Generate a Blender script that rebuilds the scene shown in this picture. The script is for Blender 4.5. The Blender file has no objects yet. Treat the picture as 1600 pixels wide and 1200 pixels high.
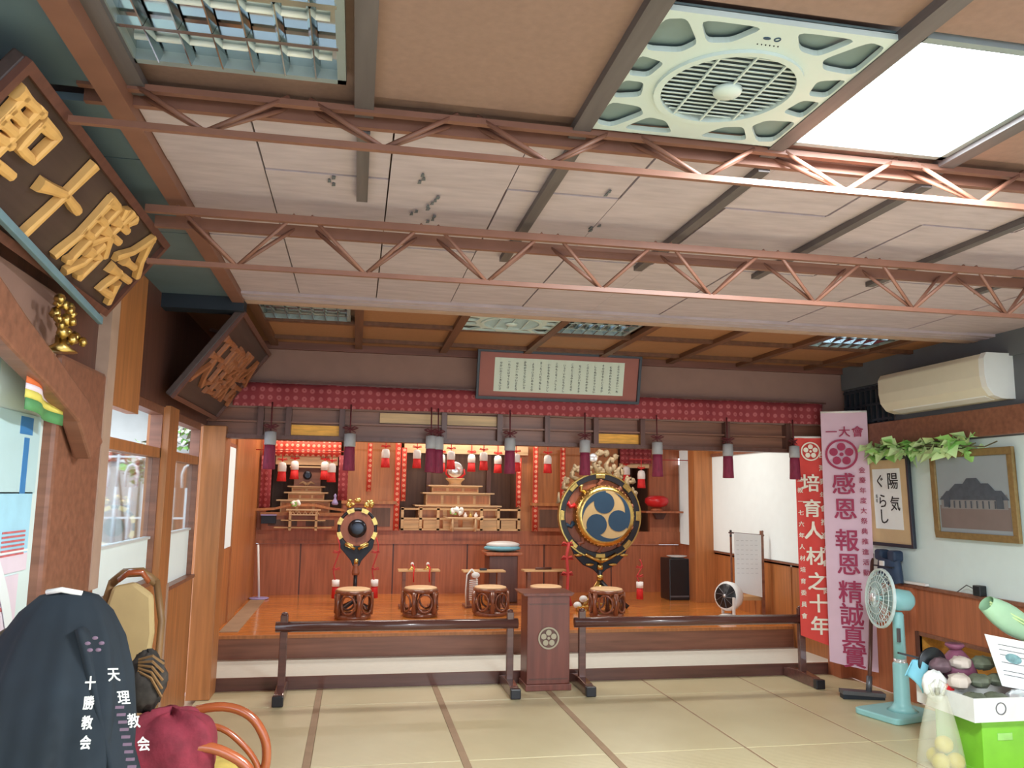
import bpy, bmesh, math, random
from mathutils import Vector, Matrix, Euler
random.seed(7)
C = bpy.context.scene.collection
SC = bpy.context.scene
PI = math.pi
# ------------------------------------------------------------------ camera, world, lights, exposure
cd = bpy.data.cameras.new('camera'); cam = bpy.data.objects.new('camera', cd); C.objects.link(cam)
cd.sensor_width = 36; cd.lens = 28.42; cd.clip_start = 0.05
RX = Vector((0.98192, -0.18877, 0.01426)); RU = Vector((-0.03957, -0.13098, 0.99059)); RB = Vector((-0.18512, -0.97325, -0.13608))
cam.matrix_world = Matrix(((RX.x, RU.x, RB.x, 0), (RX.y, RU.y, RB.y, 0), (RX.z, RU.z, RB.z, 1.6), (0, 0, 0, 1)))
SC.camera = cam
SC.view_settings.view_transform = 'Standard'; SC.view_settings.look = 'None'
SC.view_settings.gamma = 1; SC.view_settings.use_curve_mapping = False
SC.view_settings.exposure = 0.82
W = bpy.data.worlds.new('sky'); SC.world = W; W.use_nodes = True
W.node_tree.nodes['Background'].inputs[0].default_value = (0.78, 0.88, 1.0, 1)
W.node_tree.nodes['Background'].inputs[1].default_value = 2.25
def area(name, loc, sx, sy, power, col=(1, 1, 1), rot=(0, 0, 0)):
    l = bpy.data.lights.new(name, 'AREA'); l.shape = 'RECTANGLE'; l.size = sx; l.size_y = sy; l.energy = power; l.color = col
    o = bpy.data.objects.new(name, l); C.objects.link(o); o.location = loc; o.rotation_euler = rot; return o
area('ceiling_panel_light', (1.72, 2.1, 2.79), .6, .62, 120, (0.93, 1, 1))
area('stage_tube_light', (0.2, 8.6, 2.78), 1.2, .3, 22, (1, 0.95, 0.88))
area('stage_tube_light', (3.1, 8.6, 2.78), 1.2, .3, 22, (1, 0.95, 0.88))
area('altar_tube_light', (1.43, 10.55, 2.7), 1.6, .15, 12.5, (1, .86, .72))
area('altar_tube_light', (-.6, 10.55, 2.7), .8, .15, 8, (1, .86, .72))
area('altar_niche_light', (1.43, 11.15, 2.24), 1.2, .08, 3, (1, .86, .72))
# ------------------------------------------------------------------ materials
def new_mat(name):
    m = bpy.data.materials.new(name); m.use_nodes = True
    return m, m.node_tree.nodes, m.node_tree.links, m.node_tree.nodes['Principled BSDF']
def lin(c):
    return tuple(((v/255)/12.92 if v/255 < .04045 else ((v/255+.055)/1.055)**2.4) for v in c)
def M(name, rgb, rough=.6, metal=0, var=.08, scale=8, spec=.5, emit=0, alpha=1, trans=0, stretch=(1, 1, 1), bump=0, coat=0):
    m, n, l, b = new_mat(name); c = lin(rgb)
    b.inputs['Roughness'].default_value = rough; b.inputs['Metallic'].default_value = metal
    b.inputs['Specular IOR Level'].default_value = spec; b.inputs['Coat Weight'].default_value = coat
    b.inputs['Alpha'].default_value = alpha; b.inputs['Transmission Weight'].default_value = trans
    if emit: b.inputs['Emission Color'].default_value = (*c, 1); b.inputs['Emission Strength'].default_value = emit
    tc = n.new('ShaderNodeTexCoord'); mp = n.new('ShaderNodeMapping'); mp.inputs['Scale'].default_value = stretch
    l.new(tc.outputs['Object'], mp.inputs[0])
    t = n.new('ShaderNodeTexNoise'); t.inputs['Scale'].default_value = scale; t.inputs['Detail'].default_value = 6
    l.new(mp.outputs[0], t.inputs[0])
    r = n.new('ShaderNodeValToRGB'); l.new(t.outputs[0], r.inputs[0])
    r.color_ramp.elements[0].position = .3; r.color_ramp.elements[1].position = .7
    r.color_ramp.elements[0].color = tuple(max(0, v*(1-var)) for v in c)+(1,)
    r.color_ramp.elements[1].color = tuple(min(1, v*(1+var)) for v in c)+(1,)
    l.new(r.outputs[0], b.inputs['Base Color'])
    if bump:
        bp = n.new('ShaderNodeBump'); bp.inputs['Strength'].default_value = bump; bp.inputs['Distance'].default_value = .01
        l.new(t.outputs[0], bp.inputs['Height']); l.new(bp.outputs[0], b.inputs['Normal'])
    return m
def wood(name, rgb, rough=.4, axis='z', var=.22, coat=0):
    st = {'x': (.6, 9, 9), 'y': (9, .6, 9), 'z': (9, 9, .6)}[axis]
    return M(name, rgb, rough, 0, var, 3, stretch=st, bump=.06, coat=coat)
def dotted(name, base, dot, scale=14, thr=.3, rough=.75):
    m, n, l, b = new_mat(name); b.inputs['Roughness'].default_value = rough
    tc = n.new('ShaderNodeTexCoord'); mp = n.new('ShaderNodeMapping'); mp.inputs['Scale'].default_value = (1, .02, 1)
    l.new(tc.outputs['Object'], mp.inputs[0])
    v = n.new('ShaderNodeTexVoronoi'); v.inputs['Scale'].default_value = scale; v.inputs['Randomness'].default_value = .12
    l.new(mp.outputs[0], v.inputs['Vector'])
    r = n.new('ShaderNodeValToRGB'); l.new(v.outputs['Distance'], r.inputs[0])
    r.color_ramp.elements[0].position = thr-.05; r.color_ramp.elements[0].color = (*lin(dot), 1)
    r.color_ramp.elements[1].position = thr+.03; r.color_ramp.elements[1].color = (*lin(base), 1)
    e = r.color_ramp.elements.new(.06); e.color = (*lin(base), 1); e2 = r.color_ramp.elements.new(.11); e2.color = (*lin(dot), 1)
    l.new(r.outputs[0], b.inputs['Base Color']); return m
def tatami_mat():
    m, n, l, b = new_mat('tatami_straw'); b.inputs['Roughness'].default_value = .34
    b.inputs['Specular IOR Level'].default_value = .6
    tc = n.new('ShaderNodeTexCoord')
    w = n.new('ShaderNodeTexWave'); w.inputs['Scale'].default_value = 22; w.bands_direction = 'Y'; w.inputs['Distortion'].default_value = .4
    l.new(tc.outputs['Object'], w.inputs[0])
    t = n.new('ShaderNodeTexNoise'); t.inputs['Scale'].default_value = 3; l.new(tc.outputs['Object'], t.inputs[0])
    mx = n.new('ShaderNodeMix'); mx.data_type = 'RGBA'; l.new(t.outputs[0], mx.inputs[0])
    mx.inputs[6].default_value = (*lin((204, 190, 148)), 1); mx.inputs[7].default_value = (*lin((222, 210, 170)), 1)
    m2 = n.new('ShaderNodeMix'); m2.data_type = 'RGBA'; m2.blend_type = 'MULTIPLY'; m2.inputs[0].default_value = .1
    l.new(mx.outputs[2], m2.inputs[6]); l.new(w.outputs[0], m2.inputs[7]); l.new(m2.outputs[2], b.inputs['Base Color'])
    bp = n.new('ShaderNodeBump'); bp.inputs['Strength'].default_value = .25; bp.inputs['Distance'].default_value = .004
    l.new(w.outputs[0], bp.inputs['Height']); l.new(bp.outputs[0], b.inputs['Normal']); return m
K = dict(
 ceil_brown=M('ceiling_board_brown', (142, 112, 100), .6, var=.07, scale=40, bump=.1),
 ceil_orange=M('ceiling_board_tan', (158, 108, 70), .6, var=.06, scale=30, bump=.1),
 ceil_pink=M('ceiling_sheet_mauve', (180, 163, 168), .75, var=.1, scale=6, stretch=(1, 4, 1), bump=.15),  # pale mauve of the reflected canopy, painted as a board colour
 ceil_slate=M('ceiling_board_slate', (92, 110, 120), .6, var=.12, scale=4),  # dimness beside the reflection, painted as slate board colour
 batten=wood('batten_slate', (92, 84, 84), .5, 'y'), batten_brown=wood('batten_brown', (104, 66, 44), .5, 'y'),
 pale_edge=M('pale_edge_board', (182, 152, 134), .6),
 steel_brown=M('truss_paint_brown', (128, 86, 70), .5, var=.1),
 wood_or=wood('wood_orange', (178, 116, 68), .4), wood_pan=wood('wood_panel_red', (176, 106, 72), .42),
 wood_dk=wood('wood_dark_red', (98, 62, 52), .4), wood_beam=wood('wood_beam', (112, 70, 58), .5, 'x'),
 wood_floor=wood('stage_floor_wood', (208, 130, 62), .2, 'x', coat=.3), wood_pale=wood('wood_pale', (206, 168, 118), .45, 'x'),
 wood_mid=wood('wood_brown_mid', (136, 90, 70), .4, 'x'), wood_niche=wood('wood_niche', (104, 74, 58), .5),
 wood_white=wood('wood_unpainted', (222, 190, 146), .5, 'x', .1),
 rail=wood('rail_dark_lacquer', (96, 62, 56), .22, 'x', coat=.4), lect=wood('lectern_red_brown', (118, 64, 52), .35),
 plaster_br=M('plaster_brown', (148, 114, 102), .8, var=.05), plaster_gr=M('plaster_grey_blue', (96, 98, 102), .8, var=.05),
 white=M('plaster_white', (214, 228, 226), .8, var=.02), frost=M('frosted_pane_white', (228, 240, 240), .5, var=.02, emit=.12),  # frosted panes emit faintly in place of daylight coming through them
 tat=tatami_mat(), heri=M('mat_border_brown', (166, 138, 110), .7), heri_dk=M('mat_border_dark', (104, 74, 62), .7),
 white_mat=M('white_mat', (226, 228, 216), .5, var=.03, scale=20),
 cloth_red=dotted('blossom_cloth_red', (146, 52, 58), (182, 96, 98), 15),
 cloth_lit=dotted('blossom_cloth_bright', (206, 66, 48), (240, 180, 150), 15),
 purple=M('tassel_purple', (132, 36, 66), .7, var=.25, scale=60, stretch=(4, 4, .3)), cap_gr=M('tassel_cap_grey', (168, 166, 168), .6),
 red=M('tassel_red', (214, 40, 40), .7, var=.25, scale=60, stretch=(4, 4, .3)), cap_w=M('tassel_cap_white', (240, 236, 232), .6),
 cord_dk=M('cord_maroon', (96, 30, 36), .7), cord_red=M('cord_red', (190, 60, 58), .7),
 gold=M('gold_fitting', (206, 176, 104), .3, 1, .15, 30, bump=.3), gold_d=M('gold_relief', (222, 172, 104), .45, 0, .06, 20),
 gold_lit=M('gilded_panel', (226, 160, 62), .4, .3, .2, 10, stretch=(1, 1, 6)),
 black=M('black_lacquer', (34, 34, 40), .3, var=.1), navy=M('navy_paint', (34, 66, 92), .5, var=.08), navy_d=M('navy_dark', (28, 38, 50), .6),
 board_dk=wood('signboard_dark_wood', (70, 54, 50), .5, 'y'), gong=M('bronze_gong', (60, 64, 72), .25, .8, .1),
 drumwood=wood('drum_wood', (150, 88, 62), .4), stoolwood=wood('stool_rosewood', (132, 80, 58), .25, coat=.4), skin=M('stool_top_tan', (226, 190, 146), .45, var=.05),
 white_p=M('white_plastic', (232, 234, 232), .35, var=.02), cream_p=M('cream_plastic', (222, 216, 196), .4, var=.02), blk_p=M('black_plastic', (26, 28, 32), .35, var=.05),
 fan_p=M('fan_panel_plastic', (196, 208, 204), .45, var=.02), fan_in=M('fan_inset_grey', (118, 134, 134), .5, var=.05), fan_dk=M('fan_void', (60, 72, 78), .7),
 alu=M('louvre_aluminium', (200, 210, 212), .12, 1, .03), alu_f=M('fixture_frame_grey', (150, 162, 164), .4, .4, .03),
 lamp=M('lit_diffuser', (235, 250, 255), .5, var=0, emit=14),
 paper=M('calligraphy_paper', (214, 222, 206), .7, var=.02), paper_w=M('white_paper', (236, 240, 240), .7, var=.02), tanp=M('tan_paper', (206, 178, 138), .7, var=.06),
 ink=M('ink_black', (34, 32, 34), .7), mount=M('mount_rose_brown', (158, 92, 82), .6, var=.04),
 ban_pink=M('banner_pink', (226, 190, 206), .7, var=.03), ban_red=M('banner_red', (222, 70, 62), .7, var=.04), ink_mag=M('print_magenta', (166, 48, 84), .7), ink_w=M('print_cream', (244, 232, 214), .7),
 frame_dk=M('frame_dark_blue', (44, 48, 60), .4), frame_gold=M('frame_antique_gold', (140, 116, 74), .45, .2, .15, 30),
 pic_sky=M('picture_sky', (150, 160, 166), .5, var=.06, scale=3), pic_roof=M('picture_roof', (74, 82, 92), .6, var=.15, scale=20), pic_wall=M('picture_walls', (136, 134, 134), .6), pic_gr=M('picture_ground', (126, 112, 108), .6, var=.05),
 aqua=M('aqua_plastic', (150, 206, 208), .4, var=.03), guard=M('fan_guard_wire', (206, 222, 220), .4, alpha=1), blade=M('fan_blade_aqua', (160, 190, 190), .3, trans=.3),
 lime=M('lime_plastic', (120, 190, 50), .4), bluebox=M('blue_cardboard', (52, 98, 172), .5), cbox=M('white_cardboard', (222, 224, 222), .6), goods=M('goods_green_grey', (100, 106, 88), .5, var=.4, scale=14), goods2=M('goods_mauve', (108, 84, 92), .6, var=.3, scale=16), goods3=M('goods_pale', (204, 190, 178), .6, var=.1), purp=M('purple_bag', (128, 72, 96), .55, var=.2, scale=9),
 palegreen=M('pale_green_plastic', (172, 212, 176), .4, var=.05), bagplastic=M('clear_bag', (226, 226, 206), .2, alpha=.32, var=.05), yellow=M('yellow_fruit', (196, 180, 70), .5, var=.15),
 happi=M('happi_black', (24, 34, 44), .85, var=.25, scale=5), happi_cr=M('happi_crest', (120, 96, 116), .8), redcush=M('cushion_crimson', (128, 38, 54), .85, var=.3, scale=14, bump=.9),
 rattan=M('rattan_red_brown', (164, 84, 48), .25, var=.15, coat=.5), rattan_d=M('rattan_dull', (132, 98, 62), .5, var=.2), beige=M('beige_cloth', (190, 164, 116), .8, var=.05), seatY=M('seat_yellow_weave', (208, 182, 96), .6, var=.12, scale=30),
 leaf=M('leaf_green', (150, 204, 112), .5, var=.2), leaf_l=M('leaf_light', (206, 232, 168), .5, var=.1), petal=M('petal_white', (244, 242, 236), .6, var=.02), shrub=M('shrub_stem', (96, 92, 66), .7),
 fence_w=M('fence_white_paint', (228, 234, 236), .4, var=.02), outwall=M('outside_wall', (196, 196, 190), .8, var=.1, scale=3), outwood=M('outside_timber', (150, 96, 66), .7), street=M('street', (150, 150, 152), .8),
 post_c=M('noticeboard_cyan', (186, 214, 220), .6, var=.03), post_r=M('poster_red', (206, 108, 110), .6, var=.2, scale=30), post_o=M('poster_orange', (222, 110, 60), .6), post_g=M('poster_green', (86, 146, 92), .6), post_y=M('poster_yellow', (222, 206, 100), .6), post_b=M('poster_blue', (60, 126, 186), .6), post_sky=M('poster_sky', (166, 214, 236), .6), post_pk=M('poster_pink', (232, 214, 226), .6, var=.04),
 alcove=wood('alcove_yellow_wood', (214, 152, 66), .45, 'y'), glass=M('window_glass', (235, 245, 245), .02, trans=1, var=0),
 indigo=M('indigo_fabric', (40, 58, 84), .6, var=.25, scale=12), grey_m=M('grey_metal', (110, 112, 118), .4, .5), red_l=M('red_lacquer', (212, 44, 48), .3, var=.1), silverw=M('mirror_white', (236, 240, 244), .08, .6, .02), lilac=M('lilac_dish', (160, 150, 200), .5), ltblue=M('light_blue_cloth', (128, 196, 216), .7))
# ------------------------------------------------------------------ helpers
WO = {}     # world offset of every object built
class MB:
    def __init__(s): s.v = []; s.f = []; s.sm = []
    def add(s, vs, fs, smooth=False):
        o = len(s.v); s.v += [Vector(q) for q in vs]; s.f += [[i+o for i in q] for q in fs]; s.sm += [smooth]*len(fs); return s
    def box(s, x0, x1, y0, y1, z0, z1):
        x0, x1 = min(x0, x1), max(x0, x1); y0, y1 = min(y0, y1), max(y0, y1); z0, z1 = min(z0, z1), max(z0, z1)
        return s.add([(x, y, z) for z in (z0, z1) for y in (y0, y1) for x in (x0, x1)], [(0, 2, 3, 1), (4, 5, 7, 6), (0, 1, 5, 4), (2, 6, 7, 3), (0, 4, 6, 2), (1, 3, 7, 5)])
    def rbox(s, c, size, rot=(0, 0, 0)):
        R = Euler(rot).to_matrix(); h = Vector(size)/2; c = Vector(c)
        vs = [c+R@Vector((sx*h.x, sy*h.y, sz*h.z)) for sz in (-1, 1) for sy in (-1, 1) for sx in (-1, 1)]
        return s.add(vs, [(0, 2, 3, 1), (4, 5, 7, 6), (0, 1, 5, 4), (2, 6, 7, 3), (0, 4, 6, 2), (1, 3, 7, 5)])
    def bar(s, a, b, w, h, up=(0, 0, 1)):
        a = Vector(a); b = Vector(b); d = (b-a).normalized(); u = Vector(up)
        if abs(d.dot(u)) > .98: u = Vector((0, 1, 0))
        r = d.cross(u).normalized()*w/2; u = r.cross(d).normalized()*h/2
        return s.add([a-r-u, a+r-u, a+r+u, a-r+u, b-r-u, b+r-u, b+r+u, b-r+u], [(3, 2, 1, 0), (4, 5, 6, 7), (0, 1, 5, 4), (1, 2, 6, 5), (2, 3, 7, 6), (3, 0, 4, 7)])
    def tube(s, pts, r, n=8, closed=False, cap=True):
        pts = [Vector(p) for p in pts]; m = len(pts); rs = r if isinstance(r, (list, tuple)) else [r]*m
        vs = []; pu = None
        for i, p in enumerate(pts):
            if closed: d = pts[(i+1) % m]-pts[i-1]
            else: d = pts[min(i+1, m-1)]-pts[max(i-1, 0)]
            d = d.normalized() if d.length > 1e-9 else Vector((0, 0, 1))
            u = pu if pu is not None else (Vector((0, 0, 1)) if abs(d.z) < .9 else Vector((1, 0, 0)))
            u = (u-d*u.dot(d)).normalized(); pu = u; w = d.cross(u)
            vs += [p+(u*math.cos(2*PI*k/n)+w*math.sin(2*PI*k/n))*rs[i] for k in range(n)]
        fs = []
        for i in range(m if closed else m-1):
            j = (i+1) % m
            fs += [(i*n+k, i*n+(k+1) % n, j*n+(k+1) % n, j*n+k) for k in range(n)]
        if cap and not closed: fs += [tuple(reversed(range(n))), tuple(range((m-1)*n, m*n))]
        return s.add(vs, fs, n > 5)
    def lathe(s, prof, c=(0, 0, 0), axis='z', n=24, sx=1, sy=1):
        c = Vector(c); vs = []
        for r, h in prof:
            for k in range(n):
                a = 2*PI*k/n; x = r*math.cos(a)*sx; y = r*math.sin(a)*sy
                vs.append(c+Vector({'z': (x, y, h), 'y': (x, h, y), 'x': (h, x, y)}[axis]))
        fs = [(i*n+k, i*n+(k+1) % n, (i+1)*n+(k+1) % n, (i+1)*n+k) for i in range(len(prof)-1) for k in range(n)]
        fs += [tuple(reversed(range(n))), tuple(range((len(prof)-1)*n, len(prof)*n))]
        return s.add(vs, fs, True)
    def prism(s, poly, c, r, u, d):
        # poly of (a, b) in plane (r, u) at c, extruded by vector d
        c = Vector(c); r = Vector(r); u = Vector(u); d = Vector(d); n = len(poly)
        vs = [c+r*a+u*b for a, b in poly]; vs += [p+d for p in vs]
        return s.add(vs, [tuple(range(n)), tuple(reversed(range(n, 2*n)))]+[(i, i+n, (i+1) % n+n, (i+1) % n) for i in range(n)])
    def ball(s, c, rx, ry=None, rz=None, n=12, m=8, lump=0):
        ry = rx if ry is None else ry; rz = rx if rz is None else rz; c = Vector(c); vs = []
        for i in range(m+1):
            t = PI*i/m
            for k in range(n):
                a = 2*PI*k/n; q = 1+lump*(random.random()-.5)
                vs.append(c+Vector((rx*math.sin(t)*math.cos(a)*q, ry*math.sin(t)*math.sin(a)*q, -rz*math.cos(t)*q)))
        return s.add(vs, [(i*n+k, i*n+(k+1) % n, (i+1)*n+(k+1) % n, (i+1)*n+k) for i in range(m) for k in range(n)], True)
    def grid(s, fn, nu, nv):
        vs = [fn(i/nu, j/nv) for j in range(nv+1) for i in range(nu+1)]
        return s.add(vs, [(j*(nu+1)+i, j*(nu+1)+i+1, (j+1)*(nu+1)+i+1, (j+1)*(nu+1)+i) for j in range(nv) for i in range(nu)], True)
    def merge(s, o): 
        k = len(s.v); s.v += o.v; s.f += [[i+k for i in q] for q in o.f]; s.sm += o.sm; return s
    def build(s, name, mat, parent=None, bevel=0, solid=0):
        me = bpy.data.meshes.new(name)
        if parent is not None: off = WO[parent]
        else:
            xs = [v.x for v in s.v]; ys = [v.y for v in s.v]; zs = [v.z for v in s.v]
            off = Vector(((min(xs)+max(xs))/2, (min(ys)+max(ys))/2, min(zs)))
        me.from_pydata([v-off for v in s.v], [], s.f)
        for p, q in zip(me.polygons, s.sm): p.use_smooth = q
        bm = bmesh.new(); bm.from_mesh(me); bmesh.ops.remove_doubles(bm, verts=bm.verts, dist=1e-6)
        bmesh.ops.recalc_face_normals(bm, faces=bm.faces)
        bm.to_mesh(me); bm.free()
        me.materials.append(K[mat] if isinstance(mat, str) else mat)
        o = bpy.data.objects.new(name, me); C.objects.link(o)
        if parent is None: o.location = off
        else: o.parent = parent
        WO[o] = off
        if bevel: b = o.modifiers.new('bevel', 'BEVEL'); b.width = bevel; b.segments = 2; b.limit_method = 'ANGLE'
        if solid: q = o.modifiers.new('solid', 'SOLIDIFY'); q.thickness = solid
        return o
def B(name, mat, x0, x1, y0, y1, z0, z1, parent=None, bevel=0):
    return MB().box(x0, x1, y0, y1, z0, z1).build(name, mat, parent, bevel)
def tag(o, label, cat, group=None, kind=None):
    o['label'] = label; o['category'] = cat
    if group: o['group'] = group
    if kind: o['kind'] = kind
    return o
def struct(o): o['kind'] = 'structure'; return o
def thing(name, loc, label, cat, group=None):
    o = bpy.data.objects.new(name, None); C.objects.link(o); o.location = loc; o.empty_display_size = .1
    WO[o] = Vector(loc); return tag(o, label, cat, group)
def dup(root, loc, label=None, rz=0, group=None, scale=None):
    r = root.copy(); C.objects.link(r); r.location = loc; r.rotation_euler = (0, 0, rz); WO[r] = Vector(loc)
    if scale: r.scale = scale
    if label: r['label'] = label
    if group: r['group'] = group
    for ch in list(root.children):
        c = ch.copy(); C.objects.link(c); c.parent = r
        for g in ch.children:
            d = g.copy(); C.objects.link(d); d.parent = c
    return r
def rep(src, offv, parent=None):     # a repeated piece sharing mesh data
    c = src.copy(); C.objects.link(c); c.parent = parent or src.parent
    c.location = Vector(src.location)+Vector(offv); return c
_gc = {}
def glyph(ch, bold=.02, ext=.0):
    k = (ch, bold, ext)
    if k not in _gc:
        cu = bpy.data.curves.new('g', 'FONT'); cu.body = ch; cu.size = 1; cu.offset = bold; cu.extrude = ext; cu.resolution_u = 2
        o = bpy.data.objects.new('g', cu); C.objects.link(o); bpy.context.view_layer.update()
        me = bpy.data.meshes.new_from_object(o)
        _gc[k] = ([v.co.copy() for v in me.vertices], [tuple(p.vertices) for p in me.polygons])
        bpy.data.objects.remove(o); bpy.data.meshes.remove(me)
    return _gc[k]
def put(mb, ch, c, r, u, size, bold=.02, ext=0.0, wx=1):
    if ch == ' ': return
    vs, fs = glyph(ch, 0.0, ext)
    if not vs: return
    r = Vector(r).normalized(); u = Vector(u).normalized(); nn = r.cross(u); c = Vector(c)
    x0 = (min(v.x for v in vs)+max(v.x for v in vs))/2
    offs = [(0, 0)] if bold <= 0 else [(bold, bold*.7), (-bold, bold*.7), (bold, -bold*.7), (-bold, -bold*.7)]
    for i, (ox, oy) in enumerate(offs): mb.add([c+r*((v.x-x0+ox)*size*wx)+u*((v.y-.37+oy)*size)+nn*(v.z*size+i*.0007) for v in vs], fs)
def char_part(name, ch, mat, parent, *a, **k):
    m = MB(); put(m, ch, *a, **k); return m.build(name, mat, parent)
STROKES = {
 '聖': [[.08, .9, .5, .93], [.15, .9, .15, .5], [.42, .93, .42, .42], [.15, .76, .42, .77], [.15, .64, .42, .65], [.05, .5, .5, .56], [.58, .88, .9, .9, .88, .6, .6, .6, .58, .88], [.2, .36, .82, .38], [.28, .2, .74, .21], [.06, .02, .95, .05], [.5, .37, .5, .03]],
 '十': [[.06, .5, .5, .6, .94, .57], [.54, .98, .5, .5, .45, .0]],
 '勝': [[.1, .9, .38, .92, .37, .1, .3, .16], [.12, .9, .12, .4, .02, .06], [.12, .68, .36, .69], [.12, .47, .36, .48], [.55, .96, .6, .86], [.9, .96, .82, .86], [.5, .8, .96, .82], [.46, .64, 1, .66], [.74, .98, .66, .6, .44, .42], [.74, .62, .98, .42], [.54, .34, .9, .37, .86, .04, .76, .1], [.74, .48, .66, .2, .46, 0]],
 '会': [[.5, .98, .3, .7, .02, .5], [.5, .98, .72, .7, .98, .52], [.32, .56, .68, .58], [.14, .38, .86, .41], [.46, .38, .3, .1, .76, .12], [.64, .26, .84, .02]],
 '天': [[.15, .85, .85, .87], [.08, .52, .92, .56], [.5, .86, .46, .4, .06, .02], [.5, .5, .7, .2, .96, .04]],
 '理': [[.05, .85, .4, .87], [.08, .5, .38, .52], [.02, .1, .42, .2], [.23, .86, .23, .14], [.5, .9, .92, .9, .9, .5, .52, .5, .5, .9], [.52, .7, .9, .7], [.71, .9, .71, .04], [.52, .28, .92, .3], [.44, .03, .98, .05]],
 '教': [[.08, .84, .46, .86], [.28, .98, .28, .64], [.02, .64, .54, .66], [.5, .94, .3, .6, .04, .4], [.18, .44, .44, .46, .32, .32], [.32, .32, .34, .02, .22, .06], [.06, .2, .54, .28], [.7, .98, .64, .7, .54, .54], [.64, .72, .98, .74], [.86, .72, .76, .36, .5, .02], [.64, .54, .76, .26, .98, .02]]}
def brush(mb, ch, c, r, u, nn, size, wt, depth):      # carved brush character: swelling strokes with rounded backs
    for s in STROKES[ch]:
        P = [(s[i]-.5, s[i+1]-.5) for i in range(0, len(s), 2)]; Q = []
        for i in range(len(P)-1):
            for k in range(4): Q.append((P[i][0]+(P[i+1][0]-P[i][0])*k/4, P[i][1]+(P[i+1][1]-P[i][1])*k/4))
        Q.append(P[-1]); n = len(Q); vs = []; fs = []
        for i, (x, y) in enumerate(Q):
            a = Q[max(0, i-1)]; b = Q[min(n-1, i+1)]; d = Vector((b[0]-a[0], b[1]-a[1])).normalized(); e = Vector((-d.y, d.x))
            t_ = i/(n-1); w = wt*(1.25-.75*math.sin(PI*min(1, t_*1.15))**.8*.6-.45*t_**3)
            p = Vector((x, y))-(d*wt*.6 if i == 0 else d*0)
            for q_, h in ((-1, 0), (-.9, .8), (-.4, 1), (.4, 1), (.9, .8), (1, 0)):
                z = p+e*w*q_; vs.append(Vector(c)+r*z.x*size+u*z.y*size+nn*h*depth)
        for i in range(n-1): fs += [(6*i+k, 6*i+(k+1) % 6, 6*i+6+(k+1) % 6, 6*i+6+k) for k in range(6)]
        fs += [tuple(range(6)), tuple(reversed(range(6*n-6, 6*n)))]; mb.add(vs, fs)
def column(mb, text, c, r, u, size, pitch=None, **kw):      # vertical writing, c = centre of first character
    pitch = pitch or size*1.05
    for i, ch in enumerate(text): put(mb, ch, Vector(c)-Vector(u).normalized()*pitch*i, r, u, size, **kw)
def disc(c, r, u, R, n=28): return [(Vector(c)+Vector(r)*R*math.cos(2*PI*k/n)+Vector(u)*R*math.sin(2*PI*k/n)) for k in range(n)]
def ring_flat(mb, c, r, u, R0, R1, d, n=32, a0=0, a1=2*PI):
    c = Vector(c); r = Vector(r); u = Vector(u); d = Vector(d); vs = []; cl = abs(a1-a0-2*PI) < 1e-6; m = n if cl else n+1
    for k in range(m):
        a = a0+(a1-a0)*k/n; e = r*math.cos(a)+u*math.sin(a)
        vs += [c+e*R0, c+e*R1, c+e*R1+d, c+e*R0+d]
    fs = []
    for k in range(n):
        j = (k+1) % m
        fs += [(4*k+q, 4*k+(q+1) % 4, 4*j+(q+1) % 4, 4*j+q) for q in range(4)]
    if not cl: fs += [(0, 1, 2, 3), (4*n+3, 4*n+2, 4*n+1, 4*n)]
    mb.add(vs, fs)
X_, Y_, Z_ = Vector((1, 0, 0)), Vector((0, 1, 0)), Vector((0, 0, 1))
def emblem(parent, c, r, u, R, mat, out, name='emblem'):      # five plum petals round a core inside a ring
    mb = MB(); ring_flat(mb, c, r, u, R*.86, R, out)
    for k in range(5):
        a = PI/2+k*2*PI/5; mb.prism([(R*.26*math.cos(t*PI/8), R*.26*math.sin(t*PI/8)) for t in range(16)], Vector(c)+Vector(r)*(R*.5*math.cos(a))+Vector(u)*(R*.5*math.sin(a)), r, u, out)
    mb.prism([(R*.13*math.cos(t*PI/6), R*.13*math.sin(t*PI/6)) for t in range(12)], c, r, u, out)
    return mb.build(name, mat, parent)
# ------------------------------------------------------------------ setting: floor, stage, walls
XL, XR, ZC = -1.2, 4.5, 2.83
fl = struct(B('floor', 'heri', XL-.1, XR+.1, -1.5, 7.1, -.12, -.03))
xs = [-1.15, -.22, .72, 1.635, 2.555, 3.47, 4.5]; ys = [-.9, .7, 2.2, 3.7, 5.13, 6.55, 7.1]
mat_o = None
for i in range(6):
    for j in range(6):
        MB().box(xs[i]+(.024 if 0 < i < 4 else .008), xs[i+1]-(.024 if i < 3 else .008), ys[j]+.004, ys[j+1]-.004, -.03, -.001).build('tatami_mat', 'tat', fl, .003)
for i in (1, 2, 3):
    B('mat_border', 'heri', xs[i]-.023, xs[i]+.023, -.9, 7.1, -.03, .0005, fl)
for i in (4, 5): B('mat_border', 'heri', xs[i]-.007, xs[i]+.007, -.9, 7.1, -.03, -.002, fl)
st = struct(B('stage_floor', 'wood_floor', XL-.08, XR+.05, 7.93, 10.9, .27, .30))
B('riser_board', 'wood_mid', XL, XR, 7.91, 7.93, .09, .272, st)
B('edge_nosing', 'wood_or', XL, XR, 7.895, 7.93, .272, .3, st)
B('tread_white', 'white_mat', XL, XR, 7.13, 7.92, .05, .09, st)
B('sill_front', 'rail', XL, XR, 7.1, 7.13, -.12, .097, st)
B('mat_runner', 'heri', XL+.01, -1.02, 8.1, 10.7, .3, .306, st)
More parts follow.
